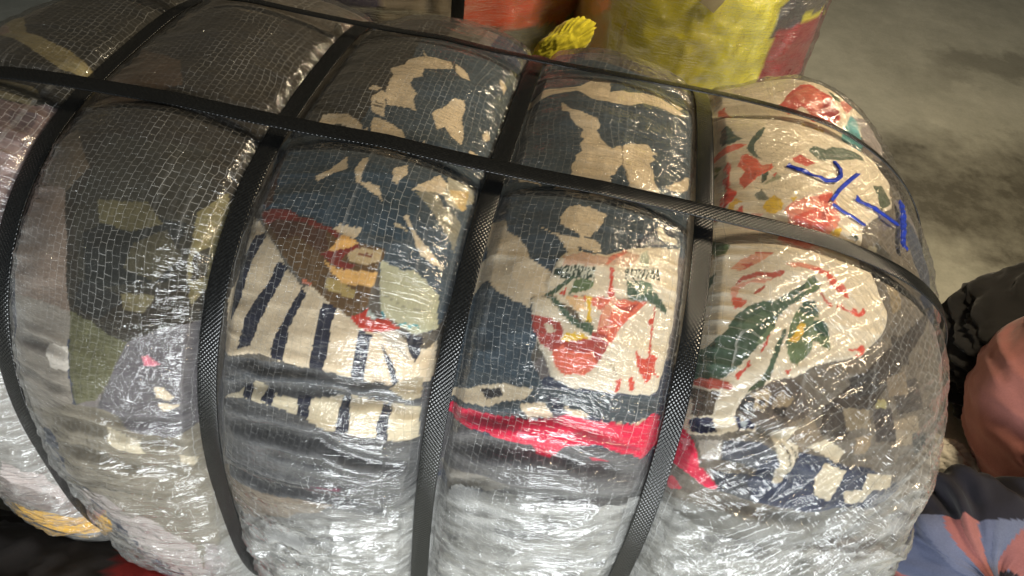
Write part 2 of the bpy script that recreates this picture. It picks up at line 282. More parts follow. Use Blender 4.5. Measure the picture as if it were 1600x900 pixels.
((214, 197, 170), '1205 2298 1371 2351 1454 2260 1287 2211'),
((214, 197, 170), '1500 2357 1670 2337 1692 2311 1559 2307'),
((206, 182, 158), '1858 2308 2000 2299 2112 2358 2142 2375 2149 2314 2007 2268'),
((54, 50, 52), '921 2304 1049 2360 1090 2317 981 2252'),
((38, 40, 56), '1378 2391 1452 2393 1528 2311 1446 2283'),
('charcoal_garment', 'dark grey garment below the crimson one', (92, 90, 92), 1, '646 2027 1028 2020 1296 2090 1557 2130 1855 2114 2175 2053 2258 1921 2253 1609 2260 1239 2054 1582 1811 1619 1579 1624 1347 1615 1110 1567 744 1497 650 1310 652 1699'),
((132, 126, 118), '709 1575 1088 1707 1290 1650 1061 1569 811 1428'),
('crimson_garment', 'crimson pink garment in a wavy band', (222, 34, 76), 2, '667 2101 756 2125 870 2146 1032 2162 1183 2192 1371 2221 1464 2267 1545 2305 1724 2295 1874 2300 2060 2299 2143 2391 2215 2359 2253 2136 2165 2031 2055 2077 1925 2099 1826 2141 1707 2129 1595 2105 1528 1998 1410 1980 1355 2035 1216 2026 1139 2030 1021 2047 897 2026 778 2009 686 2042'),
((181, 49, 75), '742 2081 912 2118 1071 2133 1191 2150 1370 2171 1198 2125 972 2077 766 2046'),
((238, 122, 142), '1239 2135 1317 2143 1309 2103 1231 2095'),
((184, 50, 78), '1485 2178 1670 2217 1904 2178 2105 2136 2113 2102 1881 2154 1665 2175'),
((214, 40, 78), '1760 2039 1826 2027 1918 1995 1800 1979'),
('pale_garment', 'milky white garment between third and fourth strap', (120, 119, 118), 1, '648 1345 811 1428 1110 1567 1347 1617 1575 1633 1811 1626 2054 1582 2287 1329 2303 885 2342 295 2083 355 1833 425 1596 392 1363 249 1116 -2 846 -407 551 -752 599 150 630 842'),
((92, 92, 94), '769 1310 1022 1467 1039 913 819 759'),
('taupe_garment', 'brown grey garment showing through the mesh wrap', (110, 102, 92), 0, '2255 6050 2554 5966 2837 5862 3055 5621 3296 5496 3556 5445 3746 5275 3969 5181 4045 4676 4158 4265 4229 3965 4249 3644 4350 3395 4566 3183 4607 2890 4629 2605 4599 2226 4569 1839 4502 1423 4438 953 4420 669 3993 970 3694 1063 3453 1074 3235 1050 3032 1000 2841 900 2659 751 2479 531 2291 274 2268 871 2263 1321 2275 1682 2250 1947 2240 2184 2233 2406 2232 2619 2212 2847 2202 3080 2195 3326 2199 3602 2189 3909 2190 4278 2202 4724 2212 5248'),
('floral_garment', 'cream floral garment bulging behind the thin upper strap', (226, 212, 186), 1, '2255 6380 2509 6445 2817 6346 3172 6239 3382 6190 3596 6148 3776 6091 3673 5646 3421 5364 3086 5498 2779 5722 2435 6068'),
((201, 89, 73), '2901 5713 2960 5793 3001 5926 3111 6093 3217 6115 3291 6029 3374 5977 3406 5877 3460 5786 3423 5688 3354 5694 3298 5720 3238 5662 3200 5711 3116 5761 3037 5679 2961 5725'),
((221, 122, 98), '3049 5952 3171 6059 3271 6021 3291 5827 3235 5736 3179 5802 3101 5804'),
((150, 54, 50), '3296 5910 3361 5955 3441 5831 3432 5730 3365 5728 3296 5754'),
((226, 188, 66), '3237 5563 3290 5633 3350 5611 3354 5496 3300 5478 3250 5496'),
((228, 190, 70), '3132 5588 3167 5626 3181 5564 3145 5530'),
((90, 104, 76), '3346 6075 3429 6078 3451 5987 3391 5955'),
((197, 121, 103), '3445 5991 3547 6144 3575 6028 3524 5881 3484 5911'),
((150, 52, 48), '3392 5528 3443 5544 3426 5435 3385 5445'),
('teal_garment', 'small teal garment scrap at the bale end', (110, 170, 172), 1, '3525 5791 3567 5911 3619 5894 3657 5813 3687 5748 3746 5714 3719 5593 3636 5549 3584 5617 3516 5600'),
('grey_garment', 'mauve grey garment scrap at the bale end', (150, 140, 136), 1, '3586 5924 3744 6088 3850 6074 3959 6006 3953 5694 3723 5245 3706 5430 3758 5709 3697 5773 3656 5846'),
((196, 192, 172), '3814 5647 3853 5717 3863 5618 3811 5511 3776 5522'),
('floral_garment', 'large cream garment with coral flowers and green leaves', (222, 210, 188), 2, '2312 6067 2435 6068 2578 5868 2779 5722 3036 5583 3316 5494 3566 5506 3801 5455 3905 5147 3881 4821 3669 4489 3492 4221 3468 4061 3522 3759 3663 3497 3663 3363 3588 3242 3463 3087 3288 3018 3163 2970 3033 2864 2843 2712 2741 2707 2711 2652 2674 2532 2605 2471 2412 2407 2352 2456 2275 2438 2249 2653 2232 2867 2218 3084 2202 3330 2189 3596 2188 3908 2204 4332 2231 4845'),
((206, 101, 83), '2435 5706 2482 5730 2562 5604 2523 5580 2449 5637'),
((84, 100, 90), '2420 5123 2432 5231 2464 5274 2492 5218 2497 5150 2533 5094 2582 5035 2518 4994 2488 4978 2436 4986 2421 5069'),
((82, 98, 88), '2601 4903 2626 4987 2677 5106 2751 5237 2762 5218 2722 5068 2659 4959 2661 4905 2690 4772 2717 4724 2660 4772'),
((58, 72, 62), '2293 5202 2343 5147 2293 5102'),
((223, 112, 88), '2287 4755 2375 4897 2423 4938 2530 4978 2598 4953 2572 4921 2479 4867 2406 4839 2369 4781'),
((205, 82, 66), '2942 4807 3017 4890 3096 4838 3132 4805 3046 4721 2959 4748'),
((223, 112, 88), '2546 4731 2573 4806 2614 4812 2672 4739 2713 4648 2772 4673 2787 4631 2743 4549 2667 4469 2614 4384 2577 4336 2541 4411 2546 4467 2572 4524 2569 4566 2532 4632'),
((197, 101, 81), '2570 4575 2599 4617 2607 4517 2658 4543 2667 4484 2615 4393 2577 4336 2543 4411 2552 4475 2572 4510'),
((226, 141, 113), '2686 4624 2766 4658 2732 4576'),
((216, 86, 70), '2443 4648 2466 4719 2491 4674 2470 4502 2474 4368 2517 4328 2523 4278 2496 4211 2459 4171 2428 4122 2399 4040 2383 4055 2407 4147 2427 4196 2427 4262 2454 4335 2433 4443 2435 4496 2463 4508 2448 4575'),
((171, 74, 66), '2253 4723 2336 4780 2350 4696 2282 4594 2253 4641'),
((171, 74, 66), '2268 4505 2348 4524 2316 4459 2271 4396'),
((104, 122, 88), '2253 4558 2350 4638 2420 4634 2378 4555 2316 4557'),
((120, 128, 70), '2368 4731 2402 4744 2437 4673 2402 4656'),
((219, 178, 85), '2436 4048 2471 4156 2523 4244 2567 4197 2517 4153 2487 4088'),
((197, 97, 86), '2511 4095 2561 4155 2574 4121 2534 4022'),
((120, 124, 112), '2640 4269 2691 4326 2751 4212 2712 4205 2668 4204'),
((226, 188, 66), '2696 4154 2736 4211 2774 4268 2844 4172 2834 4122 2776 4064 2729 4086'),
((86, 102, 92), '2287 4243 2332 4310 2329 4113 2287 4051'),
((84, 96, 80), '2696 4501 2743 4549 2734 4453 2698 4402'),
((170, 170, 142), '2740 4434 2800 4518 2845 4482 2717 4393'),
((209, 111, 93), '2768 4508 2801 4532 2787 4484'),
((219, 164, 142), '2550 3990 2605 4071 2697 4072 2695 3940 2542 3998'),
((228, 196, 80), '2882 4247 2936 4271 2906 4204'),
((228, 148, 125), '2841 4111 2916 4212 3013 4288 3100 4345 3234 4489 3266 4335 3275 4178 3249 4088 3144 3946 3043 3849 2830 3891 2905 4004'),
((219, 101, 81), '2916 4063 3043 4163 3182 4291 3212 4146 3129 3989 2935 3906 2874 3954'),
((206, 86, 70), '3099 4325 3234 4473 3204 4326 3130 4262'),
((176, 80, 68), '3129 4218 3173 4250 3160 4080 3117 4105'),
((226, 188, 66), '3209 4041 3281 4096 3298 4041 3249 3998'),
((78, 98, 80), '3245 3950 3269 4008 3325 4021 3438 4036 3423 3995 3324 3949'),
((58, 72, 62), '3353 4070 3400 4087 3453 4071 3429 4048'),
((84, 100, 84), '3087 4986 3143 5082 3217 5122 3275 5152 3358 5268 3478 5351 3600 5395 3656 5384 3670 5323 3496 5165 3369 5053 3228 4903 3159 4901'),
((92, 88, 76), '3470 5450 3520 5572 3586 5610 3636 5551 3626 5464 3547 5475'),
((84, 94, 72), '3675 4935 3793 5043 3857 4840 3723 4606'),
((104, 122, 88), '2369 3826 2410 3840 2473 3791 2486 3740 2466 3668 2407 3670 2391 3703 2387 3781'),
((202, 106, 90), '2320 3691 2370 3726 2385 3676 2344 3642'),
((221, 163, 135), '2512 3553 2562 3627 2638 3678 2772 3685 2667 3596 2564 3529'),
((192, 97, 78), '2638 3691 2751 3702 2826 3701 2693 3674'),
((197, 102, 85), '2557 3586 2639 3608 2647 3586 2562 3528 2606 3576'),
((221, 164, 144), '2526 3388 2602 3437 2674 3470 2801 3481 2728 3443 2636 3431 2577 3381 2550 3299 2531 3280 2516 3329'),
((184, 94, 81), '2534 3394 2567 3453 2599 3492 2669 3528 2756 3530 2861 3560 2832 3513 2789 3482 2716 3488 2649 3476 2592 3444'),
((181, 92, 76), '2649 3344 2681 3381 2742 3428 2712 3378 2667 3346'),
((213, 107, 86), '2529 3315 2577 3312 2627 3290 2600 3240 2544 3213'),
((78, 98, 80), '2293 3388 2336 3447 2394 3495 2427 3527 2416 3453 2391 3372 2367 3262 2353 3190 2315 3125 2304 3245'),
((219, 97, 78), '3007 3617 3087 3642 3161 3635 3198 3609 3222 3570 3273 3557 3327 3464 3273 3472 3212 3510 3174 3542 3133 3594 3077 3602'),
((221, 148, 123), '2861 3619 2973 3641 3087 3642 3009 3609 2893 3594'),
((171, 74, 66), '3109 3447 3145 3410 3155 3418 3117 3461'),
((78, 98, 80), '3055 3576 3108 3510 3100 3477 3025 3397 2952 3339 2899 3298 2836 3207 2836 3158 2770 3036 2719 2963 2638 2853 2589 2778 2515 2721 2324 2656 2324 2721 2325 2754 2367 2850 2404 2913 2484 3018 2519 3048 2548 3146 2591 3201 2667 3278 2727 3300 2844 3350 2931 3438 2996 3510'),
((104, 124, 100), '2576 3098 2726 3234 2789 3228 2665 3067'),
((112, 130, 100), '2713 2987 2796 3158 2829 3146 2755 2999'),
((104, 122, 88), '2998 3363 3085 3382 3116 3331 3116 3281 3069 3245 3143 3261 3191 3230 3208 3185 3228 3073 3169 3089 3088 3117 3093 3061 3065 2990 3025 2949 2998 2915 2953 2933 2924 2988 2909 3070 2929 3142 2939 3213 2964 3283'),
((56, 84, 70), '2998 3363 3085 3382 3116 3331 3109 3285 3034 3270 2979 3295'),
((56, 84, 68), '3072 3233 3143 3261 3193 3230 3214 3171 3148 3150 3101 3182'),
((104, 122, 88), '3017 3553 3096 3536 3104 3498 3036 3421 2989 3447'),
((222, 178, 60), '2973 3139 2989 3187 3018 3210 3039 3201 3025 3146 2994 3085 2951 3065 2929 3077'),
((78, 98, 80), '2890 3150 2918 3140 2892 3068 2862 2953 2845 2836 2787 2789 2824 2906 2848 3017'),
((206, 89, 75), '2789 3084 2774 3014 2756 2952 2769 2950 2790 3009 2802 3083'),
((206, 84, 71), '2637 2740 2659 2799 2690 2858 2679 2867 2644 2809 2622 2752'),
((205, 82, 66), '2668 2868 2684 2885 2699 2850 2683 2834'),
((213, 86, 71), '3363 3422 3389 3417 3416 3397 3448 3449 3469 3414 3444 3393 3404 3351 3367 3376'),
((205, 82, 66), '3144 3404 3199 3370 3207 3382 3149 3415'),
((205, 82, 66), '3237 3372 3268 3398 3283 3379 3365 3368 3372 3382 3294 3394 3268 3414 3229 3382'),
((218, 91, 75), '3356 3108 3423 3133 3453 3171 3489 3150 3483 3105 3409 3072 3445 3116'),
((201, 82, 70), '2924 2871 2959 2881 2965 2854 2935 2850'),
((176, 82, 66), '2367 2653 2415 2703 2489 2724 2563 2720 2619 2689 2607 2670 2546 2669 2482 2646 2412 2638'),
((72, 84, 62), '2728 2721 2812 2828 2849 2870 2838 2792 2773 2721 2713 2686'),
((205, 82, 66), '2624 2756 2652 2801 2638 2805 2610 2767'),
((92, 80, 68), '2372 2614 2551 2647 2531 2575 2523 2482 2411 2425 2398 2524'),
('striped_garment', 'cream cloth with navy blocks beside the fourth strap', (214, 200, 176), 2, '2324 2407 2409 2421 2527 2481 2653 2523 2824 2496 2834 2443 2726 2421 2589 2357 2427 2294 2355 2279'),
((30, 32, 62), '2407 2382 2440 2424 2525 2467 2584 2368 2433 2317'),
((32, 34, 62), '2659 2512 2704 2512 2726 2492 2772 2520 2824 2482 2809 2452 2719 2430'),
((170, 176, 176), '2723 2482 2769 2488 2760 2449 2737 2449'),
('dark_garment', 'dark brown garment with tan folds at the bale end', (92, 82, 74), 1, '2665 2538 2704 2666 2773 2721 2864 2790 2988 2842 3070 2789 3145 2670 3139 2551 2996 2509 2825 2484 2739 2521'),
((168, 148, 116), '2735 2677 2831 2735 2869 2709 2859 2606 2779 2583'),
((150, 132, 106), '2936 2735 3026 2703 2999 2652 2884 2617 2891 2669'),
((54, 48, 44), '2890 2618 2989 2648 2982 2572 2934 2576'),
((62, 54, 50), '2779 2643 2838 2649 2832 2608 2795 2616'),
((50, 48, 48), '2682 2555 2709 2657 2769 2655 2755 2556'),
((160, 152, 108), '3626 2820 3722 2851 3759 2786 3661 2765'),
((76, 70, 66), '3770 2974 4030 3098 4158 2874 3873 2763'),
((150, 138, 120), '3822 2706 4083 2804 4189 2613 3904 2529'),
((60, 62, 62), '4046 2646 4262 2700 4341 2545 4142 2501'),
((140, 122, 98), '3548 2542 3662 2577 3656 2439 3567 2410'),
((64, 56, 50), '3251 2685 4523 4167 3447 2505 3257 2512'),
((128, 114, 96), '3709 3006 3882 3102 3947 2946 3766 2880'),
((58, 54, 52), '3400 2927 3618 3050 3665 2891 3483 2794'),
((132, 118, 96), '3392 2710 3596 2753 3642 2637 3474 2571'),
((132, 118, 100), '3008 2548 3174 2623 3303 2479 3146 2360'),
((70, 64, 62), '3635 2760 3802 2797 3894 2574 3701 2543'),
((74, 76, 84), '2638 2325 2876 2390 3072 2306 2892 2174 2669 2195'),
((56, 58, 66), '2611 2103 2899 2149 3139 2085 2959 1942 2694 1960'),
((168, 160, 148), '2485 2273 2638 2325 2652 2192 2528 2168'),
((146, 130, 104), '3677 3776 3783 3841 3829 3613 3745 3519'),
((72, 70, 66), '3612 4196 3806 4121 3821 3865 3654 3831'),
((150, 146, 132), '3544 4087 3640 4112 3608 3866 3550 3899'),
((66, 60, 56), '3743 3355 3905 3366 3949 3175 3768 3116'),
('navy_garment', 'navy garment with cream leaf print', (54, 60, 80), 1, '3019 2336 3130 2374 3297 2375 3507 2333 3699 2342 3872 2293 4026 2232 3939 2120 3806 2045 3691 1965 3504 1914 3204 1946 2953 1961 2859 2096 2958 2248'),
((208, 196, 172), '2936 2437 3009 2505 3101 2539 3049 2445 3129 2405 3139 2332 3129 2225 3079 2137 3024 2126 3049 2237 2981 2373'),
((208, 196, 172), '3207 2421 3312 2489 3490 2423 3439 2337'),
((208, 196, 172), '3338 2328 3514 2303 3490 2207 3439 2084 3328 2102 3297 2225'),
((208, 196, 172), '3534 2161 3783 2203 3733 2086 3655 2054 3551 2096'),
((208, 196, 172), '3677 2194 3693 2302 3948 2316 3925 2210 3828 2188'),
((60, 50, 46), '2995 2423 3072 2344 3108 2249 3115 2256 3079 2351 2998 2426'),
((60, 50, 46), '3034 2435 3115 2356 3133 2289 3144 2290 3118 2359 3041 2441'),
('crimson_garment', 'crimson garment tail beyond the fourth strap', (220, 36, 76), 2, '2350 2030 2351 2243 2374 2333 2438 2283 2487 2209 2529 2109 2608 2061 2695 1994 2650 1962 2568 1987 2486 2031'),
((213, 84, 96), '2351 1878 2412 1928 2482 1873 2412 1812'),
((236, 150, 160), '2395 2242 2441 2276 2430 2196 2413 2158'),
('pale_garment', 'milky white garment at the lower bale end', (122, 120, 114), 1, '2257 1740 2566 1789 2773 1830 2989 1846 3216 1922 3460 1981 3672 2029 3918 2064 4340 2215 4566 2004 4532 1674 4483 1299 4438 953 4420 661 3977 980 3677 1066 3432 1078 3212 1050 3006 985 2811 883 2628 719 2447 472 2240 249 2230 892 2235 1368'),
((86, 86, 90), '-841 0 -310 649 52 560 -93 80 -367 -48 -684 -293'),
((150, 146, 142), '164 793 547 559 547 184 202 379'),
((84, 84, 88), '1230 1435 1603 1501 1828 1319 1472 1180 1214 1206'),
((150, 148, 144), '831 559 1073 821 1298 966 1238 552 858 73'),
((90, 88, 88), '2625 1575 2807 1640 2998 1680 3280 1543 3070 1468 2871 1361'),
((96, 86, 80), '3518 1700 3897 1829 4276 1518 3963 1293 3607 1345'),
((78, 76, 80), '4013 2004 4301 2094 4539 1666 4263 1608')]
FOLDS = [
(0.0045, 0.008, '-2344 1303 -2055 1361 -1804 1344 -1446 1287 -1221 1238'),
(0.0054, 0.01, '-2405 933 -2068 1079 -1725 982 -1477 915 -1251 775'),
(0.0036, 0.005, '-2473 349 -2052 554 -1673 536 -1328 554'),
(0.00315, 0.004, '-1920 1526 -1691 1484 -1381 1502 -1204 1509'),
(0.0054, 0.01, '-996 1539 -535 1724 -135 1733 148 1648 500 1579'),
(0.0054, 0.009, '-1095 1089 -660 1196 -222 1238 165 1206 533 982'),
(0.00405, 0.006, '-993 1866 -561 2050 -172 2099 52 2099 271 2081 553 2037'),
(0.00315, 0.005, '-969 2091 -711 2150 -474 2187 -235 2201 -8 2203 332 2227'),
(0.00315, 0.005, '-643 1551 -270 1559 62 1517 421 1483'),
(0.00405, 0.006, '-622 512 -145 681 259 569 521 401'),
(0.0054, 0.009, '708 1790 1048 1929 1272 1993 1496 2028 1815 1992 2165 1911'),
(0.0045, 0.006, '749 1468 1102 1625 1312 1674 1516 1697 1768 1707 2030 1680'),
(0.00315, 0.004, '712 2069 1094 2162 1311 2230 1526 2277 1753 2242 1999 2183'),
(0.00405, 0.006, '2417 2383 2616 2416 2809 2480 3084 2438'),
(0.00405, 0.006, '2614 1924 2974 1896 3340 1914 3534 1993 3745 2061'),
(0.0036, 0.005, '2632 2184 2892 2174 3147 2207'),
(0.00405, 0.008, '4480 2630 4173 2368 4029 2119 3798 1923 3614 1707 3389 1508 3184 1269'),
(0.00315, 0.006, '-2541 1944 -2322 1948 -2073 1951'),
(0.00315, 0.005, '-2726 1616 -2359 1650 -2069 1650')]
INK = [(0.0036, '2884 4649 2921 4632 2957 4611 2996 4599 3033 4589 3077 4576 3125 4573 3171 4563 3219 4590 3265 4622 3331 4735 3341 4840 3302 4935'),
(0.00315, '3510 4918 3444 4802 3384 4690 3338 4606 3294 4525 3249 4423 3205 4325'),
(0.0027, '3213 4300 3259 4284 3304 4268 3354 4259 3399 4245 3445 4236 3492 4229'),
(0.003825, '3449 4546 3511 4540 3573 4539 3625 4541 3678 4544 3729 4553 3782 4556 3835 4566 3894 4581'),
(0.00585, '4007 5024 3991 4901 3978 4788 3962 4675 3947 4580 3932 4489 3918 4406 3910 4327 3902 4257')]
OVERLAP = '-1568 -1451 -1313 -582 -1176 -35 -598 688 -290 903 -28 992 353 1048 619 1180 819 1365 1181 1747 1544 1783 1770 1795 2008 1767 2381 1814 2724 1863 3081 1840 3288 1920 3507 1987 3798 2220 3947 2412 4143 2610 4615 2712 4611 2313 4569 1913 4528 1596 4483 1283 4438 953 4420 644 4023 892 3728 968 3485 964 3271 919 3066 846 2878 718 2697 530 2524 266 2345 -111 2084 -91 1799 -24 1529 -98 1254 -322 959 -748 592 -1647 295 -1338 -25 -1385 -393 -1630 -745 -1494 -1367 -1931'


# ---------------------------------------------------------------- helpers
def lin(c):
    c = np.asarray(c, float)/255
    return np.where(c <= .04045, c/12.92, ((c+.055)/1.055)**2.4)
def pairs(txt):
    return np.array([float(v) for v in txt.split()]).reshape(-1, 2)*1e-4
def inside(poly, x, y):
    r = np.zeros(x.shape, bool); n = len(poly)
    for i in range(n):
        x0, y0 = poly[i]; x1, y1 = poly[(i+1) % n]
        if y0 == y1: continue
        r ^= ((y0 > y) != (y1 > y)) & (x < (x1-x0)*(y-y0)/(y1-y0)+x0)
    return r
def link(name, me, mat, parent=None):
    o = bpy.data.objects.new(name, me); col.objects.link(o)
    if mat: me.materials.append(mat)
    if parent: o.parent = parent
    return o
def mesh_np(name, co, faces, colr=None, uv=None, attr=None, smooth=True):
    me = bpy.data.meshes.new(name); nf = len(faces); k = faces.shape[1]
    me.vertices.add(len(co)); me.vertices.foreach_set('co', np.ascontiguousarray(co, np.float32).ravel())
    me.loops.add(nf*k); me.loops.foreach_set('vertex_index', np.ascontiguousarray(faces, np.int32).ravel())
    me.polygons.add(nf); me.polygons.foreach_set('loop_start', np.arange(0, nf*k, k, dtype=np.int32))
    me.polygons.foreach_set('use_smooth', np.full(nf, smooth))
    me.update(calc_edges=True)
    if uv is not None:
        l = me.uv_layers.new(name='UVMap')
        l.data.foreach_set('uv', np.ascontiguousarray(uv[faces.ravel()], np.float32).ravel())
    if colr is not None:
        a = me.color_attributes.new('tint', 'FLOAT_COLOR', 'POINT')
        c4 = np.ones((len(co), 4), np.float32); c4[:, :3] = colr; a.data.foreach_set('color', c4.ravel())
    if attr:
        for nme, v in attr.items():
            a = me.attributes.new(nme, 'FLOAT', 'POINT'); a.data.foreach_set('value', np.ascontiguousarray(v, np.float32).ravel())
    me.validate()
    return me
def grid_faces(nu, nv, wrap_v=False):
    i = np.arange(nu-1)[:, None]; j = np.arange(nv if wrap_v else nv-1)[None, :]
    j2 = (j+1) % nv
    return np.stack([i*nv+j, (i+1)*nv+j, (i+1)*nv+j2, i*nv+j2], -1).reshape(-1, 4)
def sub(co, faces, colr, uv=None, attr=None):
    u, inv = np.unique(faces.ravel(), return_inverse=True)
    return (co[u], inv.reshape(faces.shape), colr[u], None if uv is None else uv[u],
            None if not attr else {k: v[u] for k, v in attr.items()})
def empty(name, loc=(0, 0, 0), rz=0):
    o = bpy.data.objects.new(name, None); col.objects.link(o); o.location = loc; o.rotation_euler[2] = rz
    o.empty_display_size = .1
    return o
def tag(o, label, cat=None, group=None, kind=None):
    o['label'] = label
    if cat: o['category'] = cat
    if group: o['group'] = group
    if kind: o['kind'] = kind
    return o
def N(nt, kind, **kw):
    n = nt.nodes.new(kind)
    for k, v in kw.items(): setattr(n, k, v)
    return n
def new_mat(name):
    m = bpy.data.materials.new(name); m.use_nodes = True; m.node_tree.nodes.clear()
    return m, m.node_tree
def math_n(nt, op, a, b=None, c=None, clamp=False):
    n = N(nt, 'ShaderNodeMath', operation=op); n.use_clamp = clamp
    for i, v in enumerate((a, b, c)):
        if v is None: continue
        if isinstance(v, (int, float)): n.inputs[i].default_value = v
        else: nt.links.new(v, n.inputs[i])
    return n.outputs[0]
def uvscale(nt, uv, sx, sy):
    n = N(nt, 'ShaderNodeVectorMath', operation='MULTIPLY'); nt.links.new(uv, n.inputs[0]); n.inputs[1].default_value = (sx, sy, 1)
    return n.outputs[0]
def noise(nt, vec, scale, detail=2, rough=.5, dist=0):
    n = N(nt, 'ShaderNodeTexNoise'); nt.links.new(vec, n.inputs['Vector'])
    n.inputs['Scale'].default_value = scale; n.inputs['Detail'].default_value = detail
    n.inputs['Roughness'].default_value = rough; n.inputs['Distortion'].default_value = dist
    return n
def maprange(nt, v, a, b, c, d):
    n = N(nt, 'ShaderNodeMapRange'); nt.links.new(v, n.inputs[0])
    for i, x in enumerate((a, b, c, d)): n.inputs[i+1].default_value = x
    return n.outputs[0]

# ---------------------------------------------------------------- materials
def cloth_material():
    m, nt = new_mat('garment cloth'); L = nt.links.new
    at = N(nt, 'ShaderNodeVertexColor', layer_name='tint')
    tc = N(nt, 'ShaderNodeTexCoord')
    n1 = noise(nt, tc.outputs['Object'], 420, 3, .6)
    n2 = noise(nt, tc.outputs['Object'], 38, 4, .6)
    f1 = maprange(nt, n1.outputs['Fac'], .25, .75, .90, 1.09)
    f2 = maprange(nt, n2.outputs['Fac'], .3, .7, .90, 1.08)
    f = math_n(nt, 'MULTIPLY', f1, f2)
    mx = N(nt, 'ShaderNodeVectorMath', operation='SCALE'); L(at.outputs[0], mx.inputs[0]); L(f, mx.inputs['Scale'])
    b = N(nt, 'ShaderNodeBsdfPrincipled'); L(mx.outputs[0], b.inputs['Base Color'])
    b.inputs['Roughness'].default_value = .85; b.inputs['Specular IOR Level'].default_value = .2
    b.inputs['Sheen Weight'].default_value = .15
    bp = N(nt, 'ShaderNodeBump'); bp.inputs['Strength'].default_value = .25; bp.inputs['Distance'].default_value = .0006
    L(n1.outputs['Fac'], bp.inputs['Height']); L(bp.outputs[0], b.inputs['Normal'])
    o = N(nt, 'ShaderNodeOutputMaterial'); L(b.outputs[0], o.inputs[0])
    return m
def film_material(name, thread=1.0, rough=.095, crumple=1.0):
    """woven clear wrap: thin glossy sheet, pale reinforcing threads (attribute 'thread' says how
    cloudy they are), itself cloudy where it lies in several layers (attribute 'milk')"""
    m, nt = new_mat(name); L = nt.links.new
    uvn = N(nt, 'ShaderNodeUVMap', uv_map='UVMap'); uv = uvn.outputs[0]
    sp = N(nt, 'ShaderNodeSeparateXYZ'); L(uv, sp.inputs[0])
    cb = N(nt, 'ShaderNodeCombineXYZ'); L(sp.outputs[1], cb.inputs[0]); L(sp.outputs[0], cb.inputs[1])
    br = N(nt, 'ShaderNodeTexBrick', offset=.41, offset_frequency=2); L(cb.outputs[0], br.inputs['Vector'])
    br.inputs['Scale'].default_value = 1000
    br.inputs['Mortar Size'].default_value = .25; br.inputs['Mortar Smooth'].default_value = .35
    br.inputs['Brick Width'].default_value = 6.2; br.inputs['Row Height'].default_value = 5.3
    th = br.outputs['Fac']
    ta = N(nt, 'ShaderNodeAttribute', attribute_name='thread'); mk = N(nt, 'ShaderNodeAttribute', attribute_name='milk')
    thr = math_n(nt, 'MULTIPLY', math_n(nt, 'MULTIPLY', th, ta.outputs['Fac']), thread)
    haze = math_n(nt, 'ADD', thr, mk.outputs['Fac'], clamp=True)
    st = noise(nt, uvscale(nt, uv, 34, 320), 1, 3, .6, .5)
    n2 = noise(nt, uv, 190, 2, .5, .8)
    hh = math_n(nt, 'ADD', math_n(nt, 'MULTIPLY', st.outputs['Fac'], .0021*crumple), math_n(nt, 'MULTIPLY', n2.outputs['Fac'], .0009*crumple))
    hh = math_n(nt, 'ADD', hh, math_n(nt, 'MULTIPLY', th, .00018*thread))
    bp = N(nt, 'ShaderNodeBump'); bp.inputs['Strength'].default_value = .9; bp.inputs['Distance'].default_value = 1.0
    L(hh, bp.inputs['Height'])
    tr = N(nt, 'ShaderNodeBsdfTransparent'); tr.inputs[0].default_value = (.97, .97, .96, 1)
    df = N(nt, 'ShaderNodeBsdfDiffuse'); df.inputs[0].default_value = (.62, .62, .60, 1)
    m1 = N(nt, 'ShaderNodeMixShader'); L(haze, m1.inputs[0]); L(tr.outputs[0], m1.inputs[1]); L(df.outputs[0], m1.inputs[2])
    gl = N(nt, 'ShaderNodeBsdfGlossy'); gl.inputs['Color'].default_value = (1, 1, 1, 1); gl.inputs['Roughness'].default_value = rough; L(bp.outputs[0], gl.inputs['Normal'])
    fr = N(nt, 'ShaderNodeFresnel'); fr.inputs[0].default_value = 1.5; L(bp.outputs[0], fr.inputs['Normal'])
    frv = math_n(nt, 'MINIMUM', math_n(nt, 'MULTIPLY', fr.outputs[0], 1.5), .5)
    m2 = N(nt, 'ShaderNodeMixShader'); L(frv, m2.inputs[0]); L(m1.outputs[0], m2.inputs[1]); L(gl.outputs[0], m2.inputs[2])
    o = N(nt, 'ShaderNodeOutputMaterial'); L(m2.outputs[0], o.inputs[0])
    return m
def strap_material():
    m, nt = new_mat('embossed black strap'); L = nt.links.new
    uvn = N(nt, 'ShaderNodeUVMap', uv_map='UVMap'); sp = N(nt, 'ShaderNodeSeparateXYZ'); L(uvn.outputs[0], sp.inputs[0])
    k = 2*math.pi/.0036
    a = math_n(nt, 'COSINE', math_n(nt, 'MULTIPLY', sp.outputs[0], k)); b = math_n(nt, 'COSINE', math_n(nt, 'MULTIPLY', sp.outputs[1], k*1.2))
    h = math_n(nt, 'MULTIPLY', a, b)
    dn = noise(nt, uvn.outputs[0], 420, 2, .5)
    d = maprange(nt, dn.outputs['Fac'], .35, .75, 0, 1)
    cr = N(nt, 'ShaderNodeMix', data_type='RGBA'); L(d, cr.inputs['Factor'])
    cr.inputs['A'].default_value = (.007, .0075, .008, 1); cr.inputs['B'].default_value = (.013, .014, .014, 1)
    bs = N(nt, 'ShaderNodeBsdfPrincipled'); L(cr.outputs['Result'], bs.inputs['Base Color'])
    L(maprange(nt, dn.outputs['Fac'], .3, .7, .17, .24), bs.inputs['Roughness'])
    bp = N(nt, 'ShaderNodeBump'); bs.inputs['Specular IOR Level'].default_value = .5
    bp.inputs['Strength'].default_value = 1.0; bp.inputs['Distance'].default_value = .00022
    L(h, bp.inputs['Height']); L(bp.outputs[0], bs.inputs['Normal'])
    o = N(nt, 'ShaderNodeOutputMaterial'); L(bs.outputs[0], o.inputs[0])
    return m
